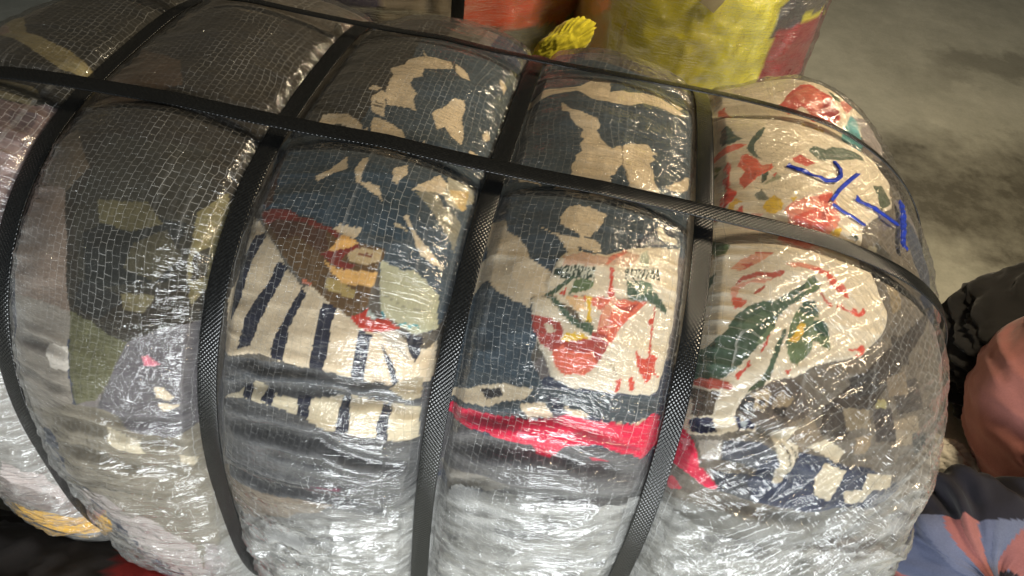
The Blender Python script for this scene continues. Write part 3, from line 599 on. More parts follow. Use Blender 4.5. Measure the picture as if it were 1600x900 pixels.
def plain_material(name, rgb, rough=.5, spec=.5, var=.15, scale=60, bump=0, alpha=None):
    m, nt = new_mat(name); L = nt.links.new
    tc = N(nt, 'ShaderNodeTexCoord'); n1 = noise(nt, tc.outputs['Object'], scale, 4, .6)
    f = maprange(nt, n1.outputs['Fac'], .3, .7, 1-var, 1+var)
    mx = N(nt, 'ShaderNodeVectorMath', operation='SCALE'); mx.inputs[0].default_value = tuple(lin(rgb)); L(f, mx.inputs['Scale'])
    b = N(nt, 'ShaderNodeBsdfPrincipled'); L(mx.outputs[0], b.inputs['Base Color']); b.inputs['Roughness'].default_value = rough
    b.inputs['Specular IOR Level'].default_value = spec
    if bump:
        bp = N(nt, 'ShaderNodeBump'); bp.inputs['Strength'].default_value = .5; bp.inputs['Distance'].default_value = bump
        L(n1.outputs['Fac'], bp.inputs['Height']); L(bp.outputs[0], b.inputs['Normal'])
    if alpha is not None: b.inputs['Alpha'].default_value = alpha
    o = N(nt, 'ShaderNodeOutputMaterial'); L(b.outputs[0], o.inputs[0])
    return m
def floor_material():
    m, nt = new_mat('worn cement'); L = nt.links.new
    tc = N(nt, 'ShaderNodeTexCoord'); P = tc.outputs['Object']
    n1 = noise(nt, P, 2.6, 6, .62); n2 = noise(nt, P, 14, 6, .7); n3 = noise(nt, P, 160, 3, .6)
    f = math_n(nt, 'ADD', math_n(nt, 'MULTIPLY', n1.outputs['Fac'], .5), math_n(nt, 'MULTIPLY', n2.outputs['Fac'], .36))
    f = math_n(nt, 'ADD', f, math_n(nt, 'MULTIPLY', n3.outputs['Fac'], .14))
    cr = N(nt, 'ShaderNodeValToRGB'); L(f, cr.inputs[0])
    e = cr.color_ramp.elements; e[0].position = .30; e[0].color = (.275, .275, .225, 1); e[1].position = .68; e[1].color = (.57, .565, .475, 1)
    # an old oil stain running along the floor behind the bale end
    wob = noise(nt, P, 5, 5, .65)
    wv = N(nt, 'ShaderNodeVectorMath', operation='SUBTRACT'); L(wob.outputs['Color'], wv.inputs[0]); wv.inputs[1].default_value = (.5, .5, .5)
    ws = N(nt, 'ShaderNodeVectorMath', operation='SCALE'); L(wv.outputs[0], ws.inputs[0]); ws.inputs['Scale'].default_value = .55
    pp = N(nt, 'ShaderNodeVectorMath', operation='ADD'); L(P, pp.inputs[0]); L(ws.outputs[0], pp.inputs[1])
    def spot(cx, cy, rx, ry, ang):
        mp = N(nt, 'ShaderNodeMapping', vector_type='TEXTURE'); L(pp.outputs[0], mp.inputs['Vector'])
        mp.inputs['Location'].default_value = (cx, cy, 0); mp.inputs['Rotation'].default_value = (0, 0, ang); mp.inputs['Scale'].default_value = (rx, ry, 1)
        fl = N(nt, 'ShaderNodeVectorMath', operation='MULTIPLY'); L(mp.outputs[0], fl.inputs[0]); fl.inputs[1].default_value = (1, 1, 0)
        ln = N(nt, 'ShaderNodeVectorMath', operation='LENGTH'); L(fl.outputs[0], ln.inputs[0])
        return maprange(nt, ln.outputs['Value'], .55, 1.15, 1, 0)
    s = spot(1.16, .93, .50, .26, .12)
    s = math_n(nt, 'MAXIMUM', s, math_n(nt, 'MULTIPLY', spot(1.45, 1.62, .34, .12, .2), .55))
    s = math_n(nt, 'MULTIPLY', s, maprange(nt, n2.outputs['Fac'], .3, .58, .55, 1))
    mx = N(nt, 'ShaderNodeMix', data_type='RGBA'); L(math_n(nt, 'MULTIPLY', s, .86), mx.inputs['Factor']); L(cr.outputs[0], mx.inputs['A']); mx.inputs['B'].default_value = (.045, .040, .028, 1)
    b = N(nt, 'ShaderNodeBsdfPrincipled'); L(mx.outputs['Result'], b.inputs['Base Color']); b.inputs['Roughness'].default_value = .8
    bp = N(nt, 'ShaderNodeBump'); bp.inputs['Strength'].default_value = .4; bp.inputs['Distance'].default_value = .004
    L(math_n(nt, 'ADD', n2.outputs['Fac'], math_n(nt, 'MULTIPLY', n3.outputs['Fac'], .3)), bp.inputs['Height']); L(bp.outputs[0], b.inputs['Normal'])
    o = N(nt, 'ShaderNodeOutputMaterial'); L(b.outputs[0], o.inputs[0])
    return m
M_CLOTH = cloth_material()
M_FILM = film_material('woven clear wrap')
M_FILM2 = film_material('clear wrap of the other bales', thread=.5, rough=.2)
M_OVER = film_material('cloudy outer wrap', thread=.45, rough=.14, crumple=.75)
M_STRAP = strap_material()
M_INK = plain_material('blue marker ink', (34, 56, 158), .35, .5, .45, 420)
M_FLOOR = floor_material()

# ---------------------------------------------------------------- floor
FZ = -.325
me = mesh_np('floor', np.array([(-6, -6, FZ), (6, -6, FZ), (6, 8, FZ), (-6, 8, FZ)], float), np.array([[0, 1, 2, 3]]))
fl = link('floor', me, M_FLOOR); fl['kind'] = 'structure'; fl['label'] = 'stained worn cement floor'

# ---------------------------------------------------------------- the main bale
def smooth1(a, k, ax):
    ker = np.hanning(k+2)[1:-1]; ker /= ker.sum()
    pad = [(0, 0), (0, 0)]; pad[ax] = (k//2, k//2)
    b = np.pad(a, pad, mode='edge'); out = np.zeros_like(a)
    for i, wgt in enumerate(ker):
        out += wgt*(b[i:i+a.shape[0]] if ax == 0 else b[:, i:i+a.shape[1]])
    return out
def blur(a, k): return smooth1(smooth1(a, k, 0), k, 1)
def ridge(n, p=2.0): return (1-np.abs(2*n-1))**p
def axis_samples(n_fine, n_coarse, a, b, lo, hi):
    f = np.linspace(a, b, n_fine)
    l = np.linspace(lo, a, n_coarse)[:-1]; h = np.linspace(b, hi, n_coarse)[1:]
    return np.concatenate([l, f, h])
def bale_grid(ns, nt):
    s = axis_samples(ns, max(8, ns//22), -.40, S_MAX-.10, S_MIN+.001, S_MAX-.001)
    t = axis_samples(nt, max(8, nt//14), -.20, .70, T_MIN, T_MAX)[:-1]
    return np.meshgrid(s, t, indexing='ij')
TG = T_MAX-T_MIN
def fold_field(S, T):
    h = np.zeros_like(S)
    for wd, dp, txt in FOLDS:
        q = pairs(txt); best = np.full(S.shape, 1e9); par = np.zeros_like(S)
        lo = q.min(0)-.03; hi = q.max(0)+.03
        k = (S > lo[0]) & (S < hi[0]) & (T > lo[1]) & (T < hi[1])
        x = S[k]; y = T[k]+.004*(vnoise(S[k]*60, T[k]*20, 5)-.5); b = np.full(x.shape, 1e9); pr = np.zeros_like(x)
        for i in range(len(q)-1):
            d = q[i+1]-q[i]; l2 = (d**2).sum()+1e-12
            u = np.clip(((x-q[i, 0])*d[0]+(y-q[i, 1])*d[1])/l2, 0, 1)
            r = np.hypot(x-q[i, 0]-u*d[0], y-q[i, 1]-u*d[1])
            m = r < b; b[m] = r[m]; pr[m] = (i+u[m])/(len(q)-1)
        env = np.clip(np.minimum(pr, 1-pr)*5+.15, 0, 1)
        z = b/wd
        h[k] += .62*env*dp*(-np.exp(-z**2)+.45*np.exp(-(z-1.9)**2))
    return h
def strap_clear(S, T):
    """1 on the straps' footprints, fading out beside them"""
    g = np.minimum(gap_s(S), gap_t(T)+.0015)
    return 1-np.clip((g-.0088)/.008, 0, 1)
def lower_mask(S, T): return np.clip((.16-T)/.12, 0, 1)
def cloth_relief(S, T):
    n = (vnoise(S*22, T*26, 11)-.5)*.0045
    n += (ridge(vnoise(S*16+T*4, T*62-S*6, 12), 2)-.35)*(.0012+.0022*lower_mask(S, T))
    n += (vnoise(S*70, T*75, 13)-.5)*.0012
    near = np.exp(-(gap_s(S)/.028)**2)
    n += near*(ridge(vnoise(S*14, T*95, 14), 1.5)-.4)*.0040
    return n+fold_field(S, T)
def film_relief(S, T):
    low = lower_mask(S, T)
    end = np.clip((S-.235)/.06, 0, 1)
    n = (ridge(vnoise(S*11+T*5, T*110-S*10, 21), 5)-.17)*(.0006+.0036*low)
    n += (ridge(vnoise(S*45+T*10, T*240-S*20, 22), 2)-.33)*(.0003+.0009*low)
    a, b = S*.80+T*.60, -S*.60+T*.80
    n += end*(ridge(vnoise(a*10, b*170, 23), 3)-.25)*.0036
    a, b = S*.62+T*.78, -S*.78+T*.62
    n += end*(ridge(vnoise(a*14, b*100, 24), 5)-.17)*.0034
    n *= 1-.65*end*np.clip((T-.27)/.06, 0, 1)
    n *= 1-.5*np.clip((S-.40)/.08, 0, 1)
    near = np.exp(-(gap_s(S)/.022)**2)
    n += near*(ridge(vnoise(S*18, T*150, 25), 2)-.33)*.0020
    n += (vnoise(S*120, T*190, 26)-.5)*.0006
    n += low*(ridge(vnoise(S*50+9, T*110, 28), 4)-.2)*.0020
    return n

ROOT = empty('clothing_bale', (0, 0, 0), -math.radians(YAW))
tag(ROOT, 'large strapped bale of used clothes in clear mesh wrap with blue marker writing', 'clothing bale')

# cloth
S, T = bale_grid(1000, 700)
nu, nv = S.shape
jS = S+.0009*(vnoise(S*420, T*420, 31)-.5)+.0012*(vnoise(S*90, T*90, 32)-.5)
jT = T+.0009*(vnoise(S*420, T*420, 33)-.5)+.0012*(vnoise(S*90, T*90, 34)-.5)
GID = np.zeros(S.shape, np.int16)
COL = np.zeros(S.shape+(3,)); COL[:] = lin((96, 90, 82))
# garments turned away from the camera
meta = [('dark_garment', 'dark grey garments on the far side of the bale', 0)]
vz = vnoise(S*9, T*7, 40)
COL[vz > .55] = lin((120, 112, 110)); COL[vz > .66] = lin((60, 66, 84)); COL[vz < .33] = lin((70, 62, 54))
LAY = np.zeros(S.shape)
for it in CLOTH:
    if len(it) == 5:
        name, label, rgb, lay, txt = it
    else:
        rgb, txt = it; name = None
    q = pairs(txt); lo = q.min(0)-.004; hi = q.max(0)+.004
    i0, i1 = np.searchsorted(S[:, 0], (lo[0], hi[0])); j0, j1 = np.searchsorted(T[0], (lo[1], hi[1]))
    if i1 <= i0 or j1 <= j0: continue
    sl = (slice(i0, i1), slice(j0, j1))
    k = inside(q, jS[sl], jT[sl])
    COL[sl][k] = lin(rgb)
    if name:
        meta.append((name, label, lay)); GID[sl][k] = len(meta)-1
        LAY[sl][k] = lay
LAYB = blur(LAY, 5)
heather = 1+.35*(vnoise(S*900, T*160, 41)-.5)*(COL.mean(-1, keepdims=False) < .15)
COL *= heather[..., None]
Hc = bulge(S, T)+cloth_relief(S, T)+LAYB*.0016
clr = strap_clear(S, T)
Hc = Hc*(1-clr)+np.minimum(Hc, bulge(S, T)-.0035)*clr
NRM = normal(S, T)
co = (base(S, T)+NRM*(Hc-.003)[..., None]).reshape(-1, 3)
F = grid_faces(nu, nv, True)
fg = GID.reshape(-1)[F[:, 0]]
colf = COL.reshape(-1, 3)
for g in range(len(meta)):
    fs = F[fg == g]
    if len(fs) < 60: continue
    c, f, k, _, _ = sub(co, fs, colf)
    name, label, _l = meta[g]
    o = link(name, mesh_np(name, c, f, colr=k), M_CLOTH, ROOT); o['label'] = label

# wrap
def thread_uv(S, T):
    e = np.clip((S-S_STRAP[3]-.01)/.11, 0, 1); e = e*e*(3-2*e); th = .52*e    # the sheet is pulled round to the tie at the end
    s0, t0 = S-S_STRAP[3], T-.12
    S, T = S_STRAP[3]+np.cos(th)*s0-np.sin(th)*t0, .12+np.sin(th)*s0+np.cos(th)*t0
    u = S+.010*(vnoise(S*22, T*16, 42)-.5)+.0011*(vnoise(S*150, T*150, 43)-.5)
    v = T+.009*(vnoise(S*16, T*22, 44)-.5)+.0016*(vnoise(S*150, T*150, 45)-.5)
    return np.stack([u, v], -1).reshape(-1, 2)
def thread_strength(S, T):
    lane = np.clip((vnoise(S*120, T*2.5, 46)-.10)/.6, .45, 1)
    return (.27*lane*np.clip((vnoise(S*24, T*24, 47)-.0)/.6, .6, 1)).ravel()
def ribs(S, T):
    return .14*np.clip((vnoise(S*420, T*3, 48)-.86)/.10, 0, 1)*np.clip((vnoise(S*9, T*9, 49)-.3)/.3, 0, 1)
def cloud(S, T, k=0):
    n = .6*vnoise(S*45+T*20, T*170-S*30, 58+k)+.4*vnoise(S*130, T*420, 59+k)
    return np.clip((n-.30)/.42, 0, 1)
def film_height(S, T, extra=0):
    """the wrap rides on the cloth, bridging its small hollows"""
    h = bulge(S, T)+cloth_relief(S, T)
    h = np.maximum(blur(h, 9), blur(h, 3))
    h = h+film_relief(S, T)+.0016+extra
    c = strap_clear(S, T)
    return h*(1-c)+np.minimum(h, bulge(S, T)-.0008)*c
Sf, Tf = bale_grid(640, 640)
Hf = film_height(Sf, Tf)
ov = pairs(OVERLAP)
milk = inside(ov, Sf+.02*(vnoise(Sf*30, Tf*30, 51)-.5), Tf+.02*(vnoise(Sf*30, Tf*30, 52)-.5)).astype(float)
milk = blur(milk, 45)*.30+.07*np.clip((.12-Tf)/.15, 0, 1)
milk += .22*np.exp(-((Sf-S_STRAP[0])/.035)**2)*(Tf < .28)
milk = np.clip(.018+ribs(Sf, Tf)+milk*(.25+.9*cloud(Sf, Tf)), 0, .9)
cof = (base(Sf, Tf)+normal(Sf, Tf)*Hf[..., None]).reshape(-1, 3)
uvf = thread_uv(Sf, Tf)
Ff = grid_faces(*Sf.shape, True)
wrap = link('plastic_wrap', mesh_np('plastic_wrap', cof, Ff, uv=uvf, attr={'milk': milk.ravel(), 'thread': thread_strength(Sf, Tf)}), M_FILM, ROOT)
wrap['label'] = 'clear woven plastic wrap with pale reinforcing threads'
# second layer of wrap gathered round the foot of the bale
So, To = np.meshgrid(np.linspace(s_of_x(-.30), S_MAX-.06, 620), np.linspace(-.30, .17, 260), indexing='ij')
ins = inside(ov, So+.014*(vnoise(So*40, To*40, 53)-.5), To+.012*(vnoise(So*50, To*50, 54)-.5)) | ((To < -.16) & (So > s_of_x(-.2)) & (So < S_MAX-.12))
edge = np.clip((blur(ins.astype(float), 41)-.45)*2, 0, 1)*np.clip((S_MAX-.10-So)/.08, 0, 1)
Ho = film_height(So, To)+.0012+edge*(.0030+.0040*(ridge(vnoise(So*9+To*10, To*46-So*16, 55), 3)-.25)+.0012*(ridge(vnoise(So*24+To*9, To*150-So*40, 56), 3)-.25)+.0030*(ridge(vnoise(So*14+To*20, To*40-So*26, 66), 6)-.15))
Ho = np.where(strap_clear(So, To) > .01, np.minimum(Ho, bulge(So, To)-.0002), Ho)
coo = (base(So, To)+normal(So, To)*Ho[..., None]).reshape(-1, 3)
Fo = grid_faces(*So.shape); keep = ins.reshape(-1)[Fo].all(1)
c, f, k, u, at = sub(coo, Fo[keep], np.ones((len(coo), 3)), thread_uv(So, To), {'milk': (.03+.36*cloud(So, To, 5)*np.clip(.2+vnoise(So*12, To*30, 57), 0, 1)).ravel(), 'thread': thread_strength(So, To)})
ow = link('outer_wrap', mesh_np('outer_wrap', c, f, uv=u, attr=at), M_OVER, ROOT)
ow['label'] = 'cloudy crumpled outer layer of wrap at the bale foot'

# straps
def ribbon(name, ctr, nrm, side, width, thick, closed=True, uv0=0.0, cup=.0006):
    """flat band: 5 points across, with edges and an underside"""
    n = len(ctr); prof = np.array([(-.5, -1), (-.5, -.15), (-.47, 0), (-.2, .12), (0, .15), (.2, .12), (.47, 0), (.5, -.15), (.5, -1)])
    co = np.concatenate([ctr[:, None]+side[:, None]*(prof[None, :, :1]*width)+nrm[:, None]*(prof[None, :, 1:]*thick)], 0)
    d = np.linalg.norm(np.diff(ctr, axis=0), axis=1); ln = np.concatenate([[0], np.cumsum(d)])+uv0
    uv = np.stack([np.repeat(ln, len(prof)), np.tile(prof[:, 0]*width, n)], -1)
    m = len(prof); i = np.arange(n if closed else n-1)[:, None]; j = np.arange(m)[None, :]
    i2 = (i+1) % n; j2 = (j+1) % m
    f = np.stack([i*m+j, i*m+j2, i2*m+j2, i2*m+j], -1).reshape(-1, 4)
    return mesh_np(name, co.reshape(-1, 3), f, uv=uv)
straps = []
for k, sk in enumerate(S_STRAP):
    t = np.linspace(T_MIN, T_MAX, 700)[:-1]; s = np.full_like(t, sk)+.0008*np.sin(t*7+k*2)
    nrm = normal(s, t); wob = .0002*(vnoise(t*14, t*0, 60+k)-.5)
    ctr = base(s, t)+nrm*(bulge(s, t)+.0022+wob)[:, None]
    e = 1e-3; tang = np.roll(ctr, -1, 0)-np.roll(ctr, 1, 0); tang /= np.linalg.norm(tang, axis=1, keepdims=True)
    side = np.cross(tang, nrm); side /= np.linalg.norm(side, axis=1, keepdims=True)
    tw = .04*(vnoise(t*5, t*0+k, 64)-.5)+(.22 if k == 2 else .1)*np.exp(-((t+.05)/.06)**2)
    nr2 = nrm*np.cos(tw)[:, None]+side*np.sin(tw)[:, None]; sd2 = side*np.cos(tw)[:, None]-nrm*np.sin(tw)[:, None]
    o = link('strap', ribbon('strap', ctr, nr2, sd2, .0150, .0011), M_STRAP, ROOT)
    o['label'] = ['girth strap near the left edge', 'second girth strap from the left', 'middle girth strap with a welded joint', 'girth strap nearest the bale end'][k]
    straps.append((o, t, ctr, nr2, sd2, tang))
for k, tk in enumerate(T_STRAP):
    def half(tt, rev):
        s = np.linspace(S_MIN+.004, S_MAX-.004, 620)
        if rev: s = s[::-1]
        t = np.full_like(s, tt)+.004*np.sin(s*5+k)*0
        b = bulge(s, t); h = np.convolve(np.pad(b, 60, mode='edge'), np.hanning(121)/np.hanning(121).sum(), 'valid')
        hm = np.max([np.roll(b, q) for q in range(-50, 51, 5)], axis=0); hm = np.convolve(np.pad(hm, 60, mode='edge'), np.hanning(121)/np.hanning(121).sum(), 'valid')
        h = np.maximum(h*.35+hm*.65, b)+.0020
        h = np.convolve(np.pad(h, 20, mode='edge'), np.hanning(41)/np.hanning(41).sum(), 'valid'); h = np.maximum(h, b+.0016)
        n = normal(s, t)
        return base(s, t)+n*h[:, None], n
    c1, n1 = half(tk, False); c2, n2 = half(tk-TG/2, True)
    ctr = np.concatenate([c1, c2]); nrm = np.concatenate([n1, n2])
    tang = np.roll(ctr, -2, 0)-np.roll(ctr, 2, 0); tang /= np.linalg.norm(tang, axis=1, keepdims=True)+1e-9
    side = np.cross(tang, nrm); side /= np.linalg.norm(side, axis=1, keepdims=True)+1e-9
    nrm = np.cross(side, tang)
    o = link('strap', ribbon('strap', ctr, nrm, side, .0145 if k == 0 else .0105, .0011), M_STRAP, ROOT)
    o['label'] = ['long strap across the top of the bale, over the girth straps', 'thin upper long strap along the far edge'][k]
# welded joint on the middle strap
so, t, ctr, nrm, side, tang = straps[2]
for tj in (-.096, -.122):
    i = int(np.argmin(np.abs(t-tj))); wv = []; wf = []
    for r in range(5):
        p = ctr[i]+tang[i]*(r-2)*.0016+nrm[i]*.0003
        a = len(wv)
        for dx, dy, dz in ((-1, -1, -1), (1, -1, -1), (1, 1, -1), (-1, 1, -1), (-.94, -.6, 1), (.94, -.6, 1), (.94, .6, 1), (-.94, .6, 1)):
            wv.append(p+side[i]*dx*.0082+tang[i]*dy*.0005+nrm[i]*dz*.0004)
        wf += [[a, a+1, a+5, a+4], [a+1, a+2, a+6, a+5], [a+2, a+3, a+7, a+6], [a+3, a, a+4, a+7], [a+4, a+5, a+6, a+7]]
    o = link('weld_mark', mesh_np('weld_mark', np.array(wv), np.array(wf), uv=np.zeros((len(wv), 2)), smooth=False), M_STRAP, so)

# marker writing on the wrap
def film_at(s, t):
    a = np.interp(s, Sf[:, 0], np.arange(Sf.shape[0])); b = np.interp(t, Tf[0], np.arange(Tf.shape[1]))
    i = np.clip(a.astype(int), 0, Sf.shape[0]-2); j = np.clip(b.astype(int), 0, Tf.shape[1]-2); fa, fb = a-i, b-j
    return (Hf[i, j]*(1-fa)+Hf[i+1, j]*fa)*(1-fb)+(Hf[i, j+1]*(1-fa)+Hf[i+1, j+1]*fa)*fb
for wd, txt in INK:
    q = pairs(txt); s, t = q[:, 0], q[:, 1]
    u = np.linspace(0, len(q)-1, len(q)*9); s = np.interp(u, np.arange(len(q)), s); t = np.interp(u, np.arange(len(q)), t)
    def pos(s, t): return base(s, t)+normal(s, t)*(film_at(s, t)+.0009)[:, None]
    d = np.stack([np.gradient(s), np.gradient(t)], -1); d /= np.linalg.norm(d, axis=1, keepdims=True)+1e-12
    wv = wd*(.85+.3*vnoise(u*.9, u*0, 71))
    rows = []
    for a in (-.5, -.45, -.3, -.15, 0, .15, .3, .45, .5):
        p = pos(s-d[:, 1]*wv*a, t+d[:, 0]*wv*a); n = normal(s, t)
        rows.append(p+n*(.0002 if abs(a) < .48 else -.0012))
    co_ = np.stack(rows, 1); o = link('marker_stroke', mesh_np('marker_stroke', co_.reshape(-1, 3), grid_faces(len(s), 9)), M_INK, ROOT)

# ---------------------------------------------------------------- the other bales and bags
def lumpy(center, size, rz, nu, nv, p=2.6, amp=.02, freq=3.0, seed=1, pinch=None):
    """closed rounded body; returns local grid coordinates"""
    ph = np.linspace(-math.pi/2+.02, math.pi/2-.02, nu)[:, None]; ps = np.linspace(-math.pi, math.pi, nv+1)[:-1][None, :]
    def se(c, e): return np.sign(c)*np.abs(c)**e
    def rr(a): return (np.abs(np.cos(a))**p+np.abs(np.sin(a))**p)**(-1/p)
    z = rr(ph)*np.sin(ph)*np.ones_like(ps); q = rr(ph)*np.cos(ph)
    x = q*rr(ps)*np.cos(ps); y = q*rr(ps)*np.sin(ps)
    d = 1+amp*2*(vnoise((x+y*.7)*freq+20, (z-y*.6)*freq+20, seed)-.5)+amp*.8*(ridge(vnoise((x-y*.5)*freq*2.7+20, (z+y*.4)*freq*4+20, seed+1), 2)-.35)
    d += amp*.25*(vnoise((x+y)*freq*9+30, (z-y)*freq*9+30, seed+2)-.5)
    if pinch is not None:
        for ax, pos, wd, dp in pinch:
            c = (x, y, z)[ax]; d = d-dp*np.exp(-((c-pos)/wd)**2)
    co = np.stack([x*d*size[0], y*d*size[1], z*d*size[2]], -1)
    return co, x, y, z
root_co = {}
def soft_thing(name, label, cat, center, size, rz, patches, basec, wrapm=None, grid=(150, 200), group=None, **kw):
    """patches: list of (part name, rgb, test(x, y, z) in unit coordinates)"""
    root = empty(name, center, rz); tag(root, label, cat, group)
    co, x, y, z = lumpy(center, size, rz, grid[0], grid[1], **kw)
    gid = np.zeros(x.shape, int); cl = np.zeros(x.shape+(3,)); cl[:] = lin(basec[1]); names = [basec[0]]
    jx = x+.06*(vnoise(x*7+40, z*7+40, 81)-.5); jy = y+.06*(vnoise(y*7+40, x*7+40, 82)-.5); jz = z+.06*(vnoise(z*7+40, y*7+x*3+40, 83)-.5)
    for nm, rgb, test in patches:
        k = test(jx, jy, jz); cl[k] = lin(rgb)
        if nm: names.append(nm); gid[k] = len(names)-1
    co = co.reshape(-1, 3); F = grid_faces(grid[0], grid[1], True); fg = gid.reshape(-1)[F[:, 0]]
    for g, nm in enumerate(names):
        fs = F[fg == g]
        if len(fs) < 4: continue
        c, f, k, _, _ = sub(co, fs, cl.reshape(-1, 3))
        link(nm, mesh_np(nm, c, f, colr=k), M_CLOTH, root)
    if wrapm:
        n = co/np.linalg.norm(co, axis=1, keepdims=True)
        extra = .004+.006*ridge(vnoise((x*2+y)*6+50, (z*3-y)*7+50, 91), 3).reshape(-1, 1)
        uv = np.stack([(np.arctan2(y, x)*max(size[:2])), z*size[2]], -1).reshape(-1, 2)
        link('plastic_wrap', mesh_np('plastic_wrap', co+n*extra, F, uv=uv, attr={'milk': np.full(len(co), .045), 'thread': np.full(len(co), .25)}), wrapm, root)
    root_co[root.name] = co
    return root
def poly_test(pts, front=True):
    q = np.array(pts, float)
    return lambda x, y, z: inside(q, x, z) & ((y < .25) if front else True)

# bale standing behind, orange and dark cloth
rb = soft_thing('clothing_bale', 'dark wrapped bale with orange cloth, behind the strapped bale', 'clothing bale', (-.335, .93, FZ+.33), (.46, .30, .34), .10,
    [('garment', (58, 52, 78), poly_test([(-.7, -1), (.15, -1), (.20, .25), (-.7, .25)])),
     ('garment', (150, 138, 118), poly_test([(.22, -.1), (.48, .0), (.48, .42), (.22, .30)])),
     ('garment', (226, 84, 40), poly_test([(.50, .06), (1.1, -.08), (1.1, .9), (.50, .9)])),
     ('garment', (66, 60, 52), poly_test([(.50, -1), (1.1, -1), (1.1, -.10), (.50, .04)])),
     ('garment', (90, 82, 70), poly_test([(-1.1, -1), (-.7, -1), (-.7, .9), (-1.1, .9)]))],
    ('garment', (80, 74, 64)), M_FILM2, seed=5, amp=.035)
# its strap
ang = np.linspace(-math.pi, math.pi, 200)[:-1]
def rrp(a, p=2.6): return (np.abs(np.cos(a))**p+np.abs(np.sin(a))**p)**(-1/p)
ctr = np.stack([np.full_like(ang, .225), .315*rrp(ang)*np.cos(ang), .355*rrp(ang)*np.sin(ang)], -1)
tg = np.roll(ctr, -1, 0)-np.roll(ctr, 1, 0); tg /= np.linalg.norm(tg, axis=1, keepdims=True); sd = np.tile((1., 0, 0), (len(ang), 1)); nm = np.cross(sd, tg)
nm *= np.sign((nm*ctr).sum(1))[:, None]
link('strap', ribbon('strap', ctr, nm, sd, .022, .0012), M_STRAP, rb)
# yellow bag
yb = soft_thing('clothing_bag', 'yellow clothing bag with a red corner, behind the strapped bale', 'clothing bag', (.335, .86, FZ+.34), (.215, .24, .36), .05,
    [('garment', (118, 112, 92), poly_test([(-1.1, .28), (-.55, .42), (-.3, .95), (-1.1, .95)])),
     ('garment', (96, 88, 74), poly_test([(.50, .34), (1.1, .34), (1.1, 1.0), (.80, .95)])),
     ('garment', (74, 72, 70), poly_test([(.42, .42), (.58, .52), (.66, .28), (.50, .14)])),
     ('garment', (172, 48, 46), poly_test([(.42, -1.0), (1.1, -1.0), (1.1, .34), (.48, .30)]))],
    ('garment', (246, 234, 56)), M_FILM2, seed=9, amp=.022)

def front_y(root, x, z):
    c = root_co[root.name]; c = c[c[:, 1] < 0]
    return c[np.argmin((c[:, 0]-x)**2+(c[:, 2]-z)**2), 1]
def band(name, root, pts, width, thick, mat, off=.012):
    q = np.array(pts, float); u = np.linspace(0, len(q)-1, 40)
    x = np.interp(u, np.arange(len(q)), q[:, 0]); z = np.interp(u, np.arange(len(q)), q[:, 1])
    y = np.array([front_y(root, a, b) for a, b in zip(x, z)])-off
    y = np.convolve(np.pad(y, 4, mode='edge'), np.ones(9)/9, 'valid')
    ctr = np.stack([x, y, z], -1); tg = np.gradient(ctr, axis=0); tg /= np.linalg.norm(tg, axis=1, keepdims=True)
    sd = np.cross(tg, np.tile((0., -1, 0), (len(x), 1))); sd /= np.linalg.norm(sd, axis=1, keepdims=True)
    return link(name, ribbon(name, ctr, np.cross(sd, tg)*np.sign(-np.cross(sd, tg)[:, 1:2]), sd, width, thick, closed=False), mat, root)
M_TAPE = plain_material('translucent grey tape', (176, 164, 132), .35, .5, .12, 80, alpha=.72)
band('tape', yb, [(-.030, .135), (.035, .25), (.10, .34)], .030, .0006, M_TAPE)
band('tape', yb, [(-.125, .16), (-.085, .28), (-.06, .34)], .006, .0006, M_TAPE)
# twisted end of yellow cloth between the two
ky = soft_thing('cloth_scrap', 'crumpled end of yellow cloth poking out beside the yellow bag', 'cloth', (.105, .60, .062), (.050, .024, .024), .15, [], ('cloth_fold', (222, 210, 60)), None, grid=(70, 100), seed=61, amp=.17, freq=1.6, p=2.3)
ky.rotation_euler[1] = -.75

# things on the floor past the bale end
soft_thing('black_bag', 'slack black bag lying on the cement floor at the right edge', 'bag', (1.13, .45, FZ+.07), (.34, .16, .09), .55,
    [], ('bag_cloth', (26, 25, 24)), None, grid=(90, 130), seed=21, amp=.10, freq=2.4, p=2.2)
soft_thing('pink_bundle', 'salmon pink bundle of cloth at the right edge', 'bundle', (1.02, .185, FZ+.13), (.19, .20, .15), .3,
    [('cloth_fold', (170, 86, 76), lambda x, y, z: (x*.8-y*.5+z*.4 > -.25) & (x*.8-y*.5+z*.4 < -.05) & (z > -.2))],
    ('cloth_fold', (160, 104, 98)), None, grid=(110, 150), seed=33, amp=.055, freq=1.3, p=2.3)
# tied bundle: its pleats fan out from the knot, which faces the room
tb = empty('tied_bundle', (.785, -.035, FZ+.07)); tag(tb, 'small tied bundle of blue, coral and black cloth in the lower right corner', 'bundle')
tb.rotation_mode = 'QUATERNION'; tb.rotation_quaternion = Vector((-.30, -.80, .52)).to_track_quat('Z', 'Y')
ph = np.linspace(.03, math.pi/2+.7, 90)[:, None]; ps = np.linspace(-math.pi, math.pi, 181)[:-1][None]
pw = ps+.35*np.sin(ps*2+1)+.25*np.sin(ps*3)+.5*np.sin(ph*1.6)
pl = 1+.02*np.cos(pw*14)*np.sin(ph)+.26*(vnoise(pw*3.3+30, ph*1.2, 100)-.5)*np.sin(ph)+.12*(vnoise(ps*2.2+9, ph*2, 97)-.5)+.05*(vnoise(ps*9+9, ph*3, 98)-.5)
rr_ = .135*np.sin(ph)**.9*pl; zz = .055*np.cos(ph)*pl-.012*np.exp(-(ph/.30)**2)+.030*np.exp(-(ph/.13)**2)*(1+.5*np.sin(ps*3))
bc = np.stack([rr_*np.cos(ps), rr_*np.sin(ps)*.85, zz], -1)
lane = np.floor((pw+math.pi+20)/(2*math.pi)*14+.5*(vnoise(pw*2+14, ph*3, 99)-.5)).astype(int) % 14
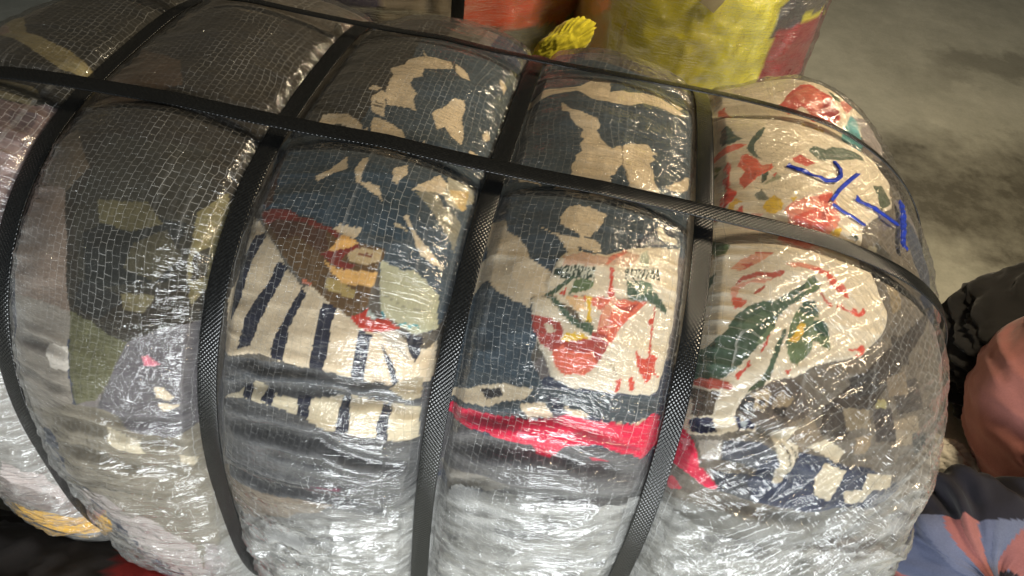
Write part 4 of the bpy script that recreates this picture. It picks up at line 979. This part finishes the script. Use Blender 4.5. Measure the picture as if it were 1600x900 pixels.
lane = np.where((ph > 1.0+.3*np.sin(ps*2+.6)), 14, lane)
pal = np.array([lin(c) for c in ((84, 88, 108), (140, 88, 82), (132, 80, 76), (90, 94, 114), (74, 80, 102), (140, 84, 80), (98, 104, 134), (196, 190, 176), (80, 86, 108), (140, 88, 82), (134, 80, 76), (82, 86, 108), (130, 80, 76), (90, 94, 112), (30, 28, 36))])
cl = pal[lane]; cl = np.where((ph < .13+.06*np.sin(ps*2))[..., None]*np.ones_like(cl, bool), lin((34, 30, 38)), cl)
bF = grid_faces(90, 180, True); lf = lane.reshape(-1)[bF[:, 0]]; pf = (np.repeat(np.arange(90), 180)[bF[:, 0]] < 5)
def pieces(fs):
    par = {}
    def find(v):
        while par.setdefault(v, v) != v: par[v] = par[par[v]]; v = par[v]
        return v
    for q in fs.tolist():
        r = find(q[0])
        for v in q[1:]: par[find(v)] = r; r = find(r)
    key = np.array([find(q[0]) for q in fs.tolist()])
    return [fs[key == u] for u in np.unique(key)]
for g in range(16):
    fs = bF[(lf == g) & ~pf] if g < 15 else bF[pf]
    if len(fs) < 1: continue
    for piece in pieces(fs):
        c, f, k, _, _ = sub(bc.reshape(-1, 3), piece, cl.reshape(-1, 3))
        link('knot' if g == 15 else ('rim' if g == 14 else 'pleat'), mesh_np('pleat', c, f, colr=k), M_CLOTH, tb)
# pale rag between the bundle and the bale
rg = soft_thing('white_rag', 'scrap of white cloth behind the tied bundle', 'cloth', (.80, .165, FZ+.022), (.055, .03, .026), -.2, [], ('cloth_fold', (206, 200, 186)), None, grid=(40, 60), seed=41, amp=.16, freq=3, p=2.1)
# dark bale under the left front of the strapped bale
soft_thing('dark_bag', 'dark brown bag with a red patch under the left front of the bale', 'bag', (-.42, -.36, FZ+.075), (.30, .17, .08), .1,
    [('red_patch', (150, 40, 34), lambda x, y, z: (x > .45) & (x < .75) & (y > -.3) & (z > 0))],
    ('bag_cloth', (50, 45, 42)), None, grid=(80, 120), seed=51, amp=.08, freq=2.6, p=2.3)
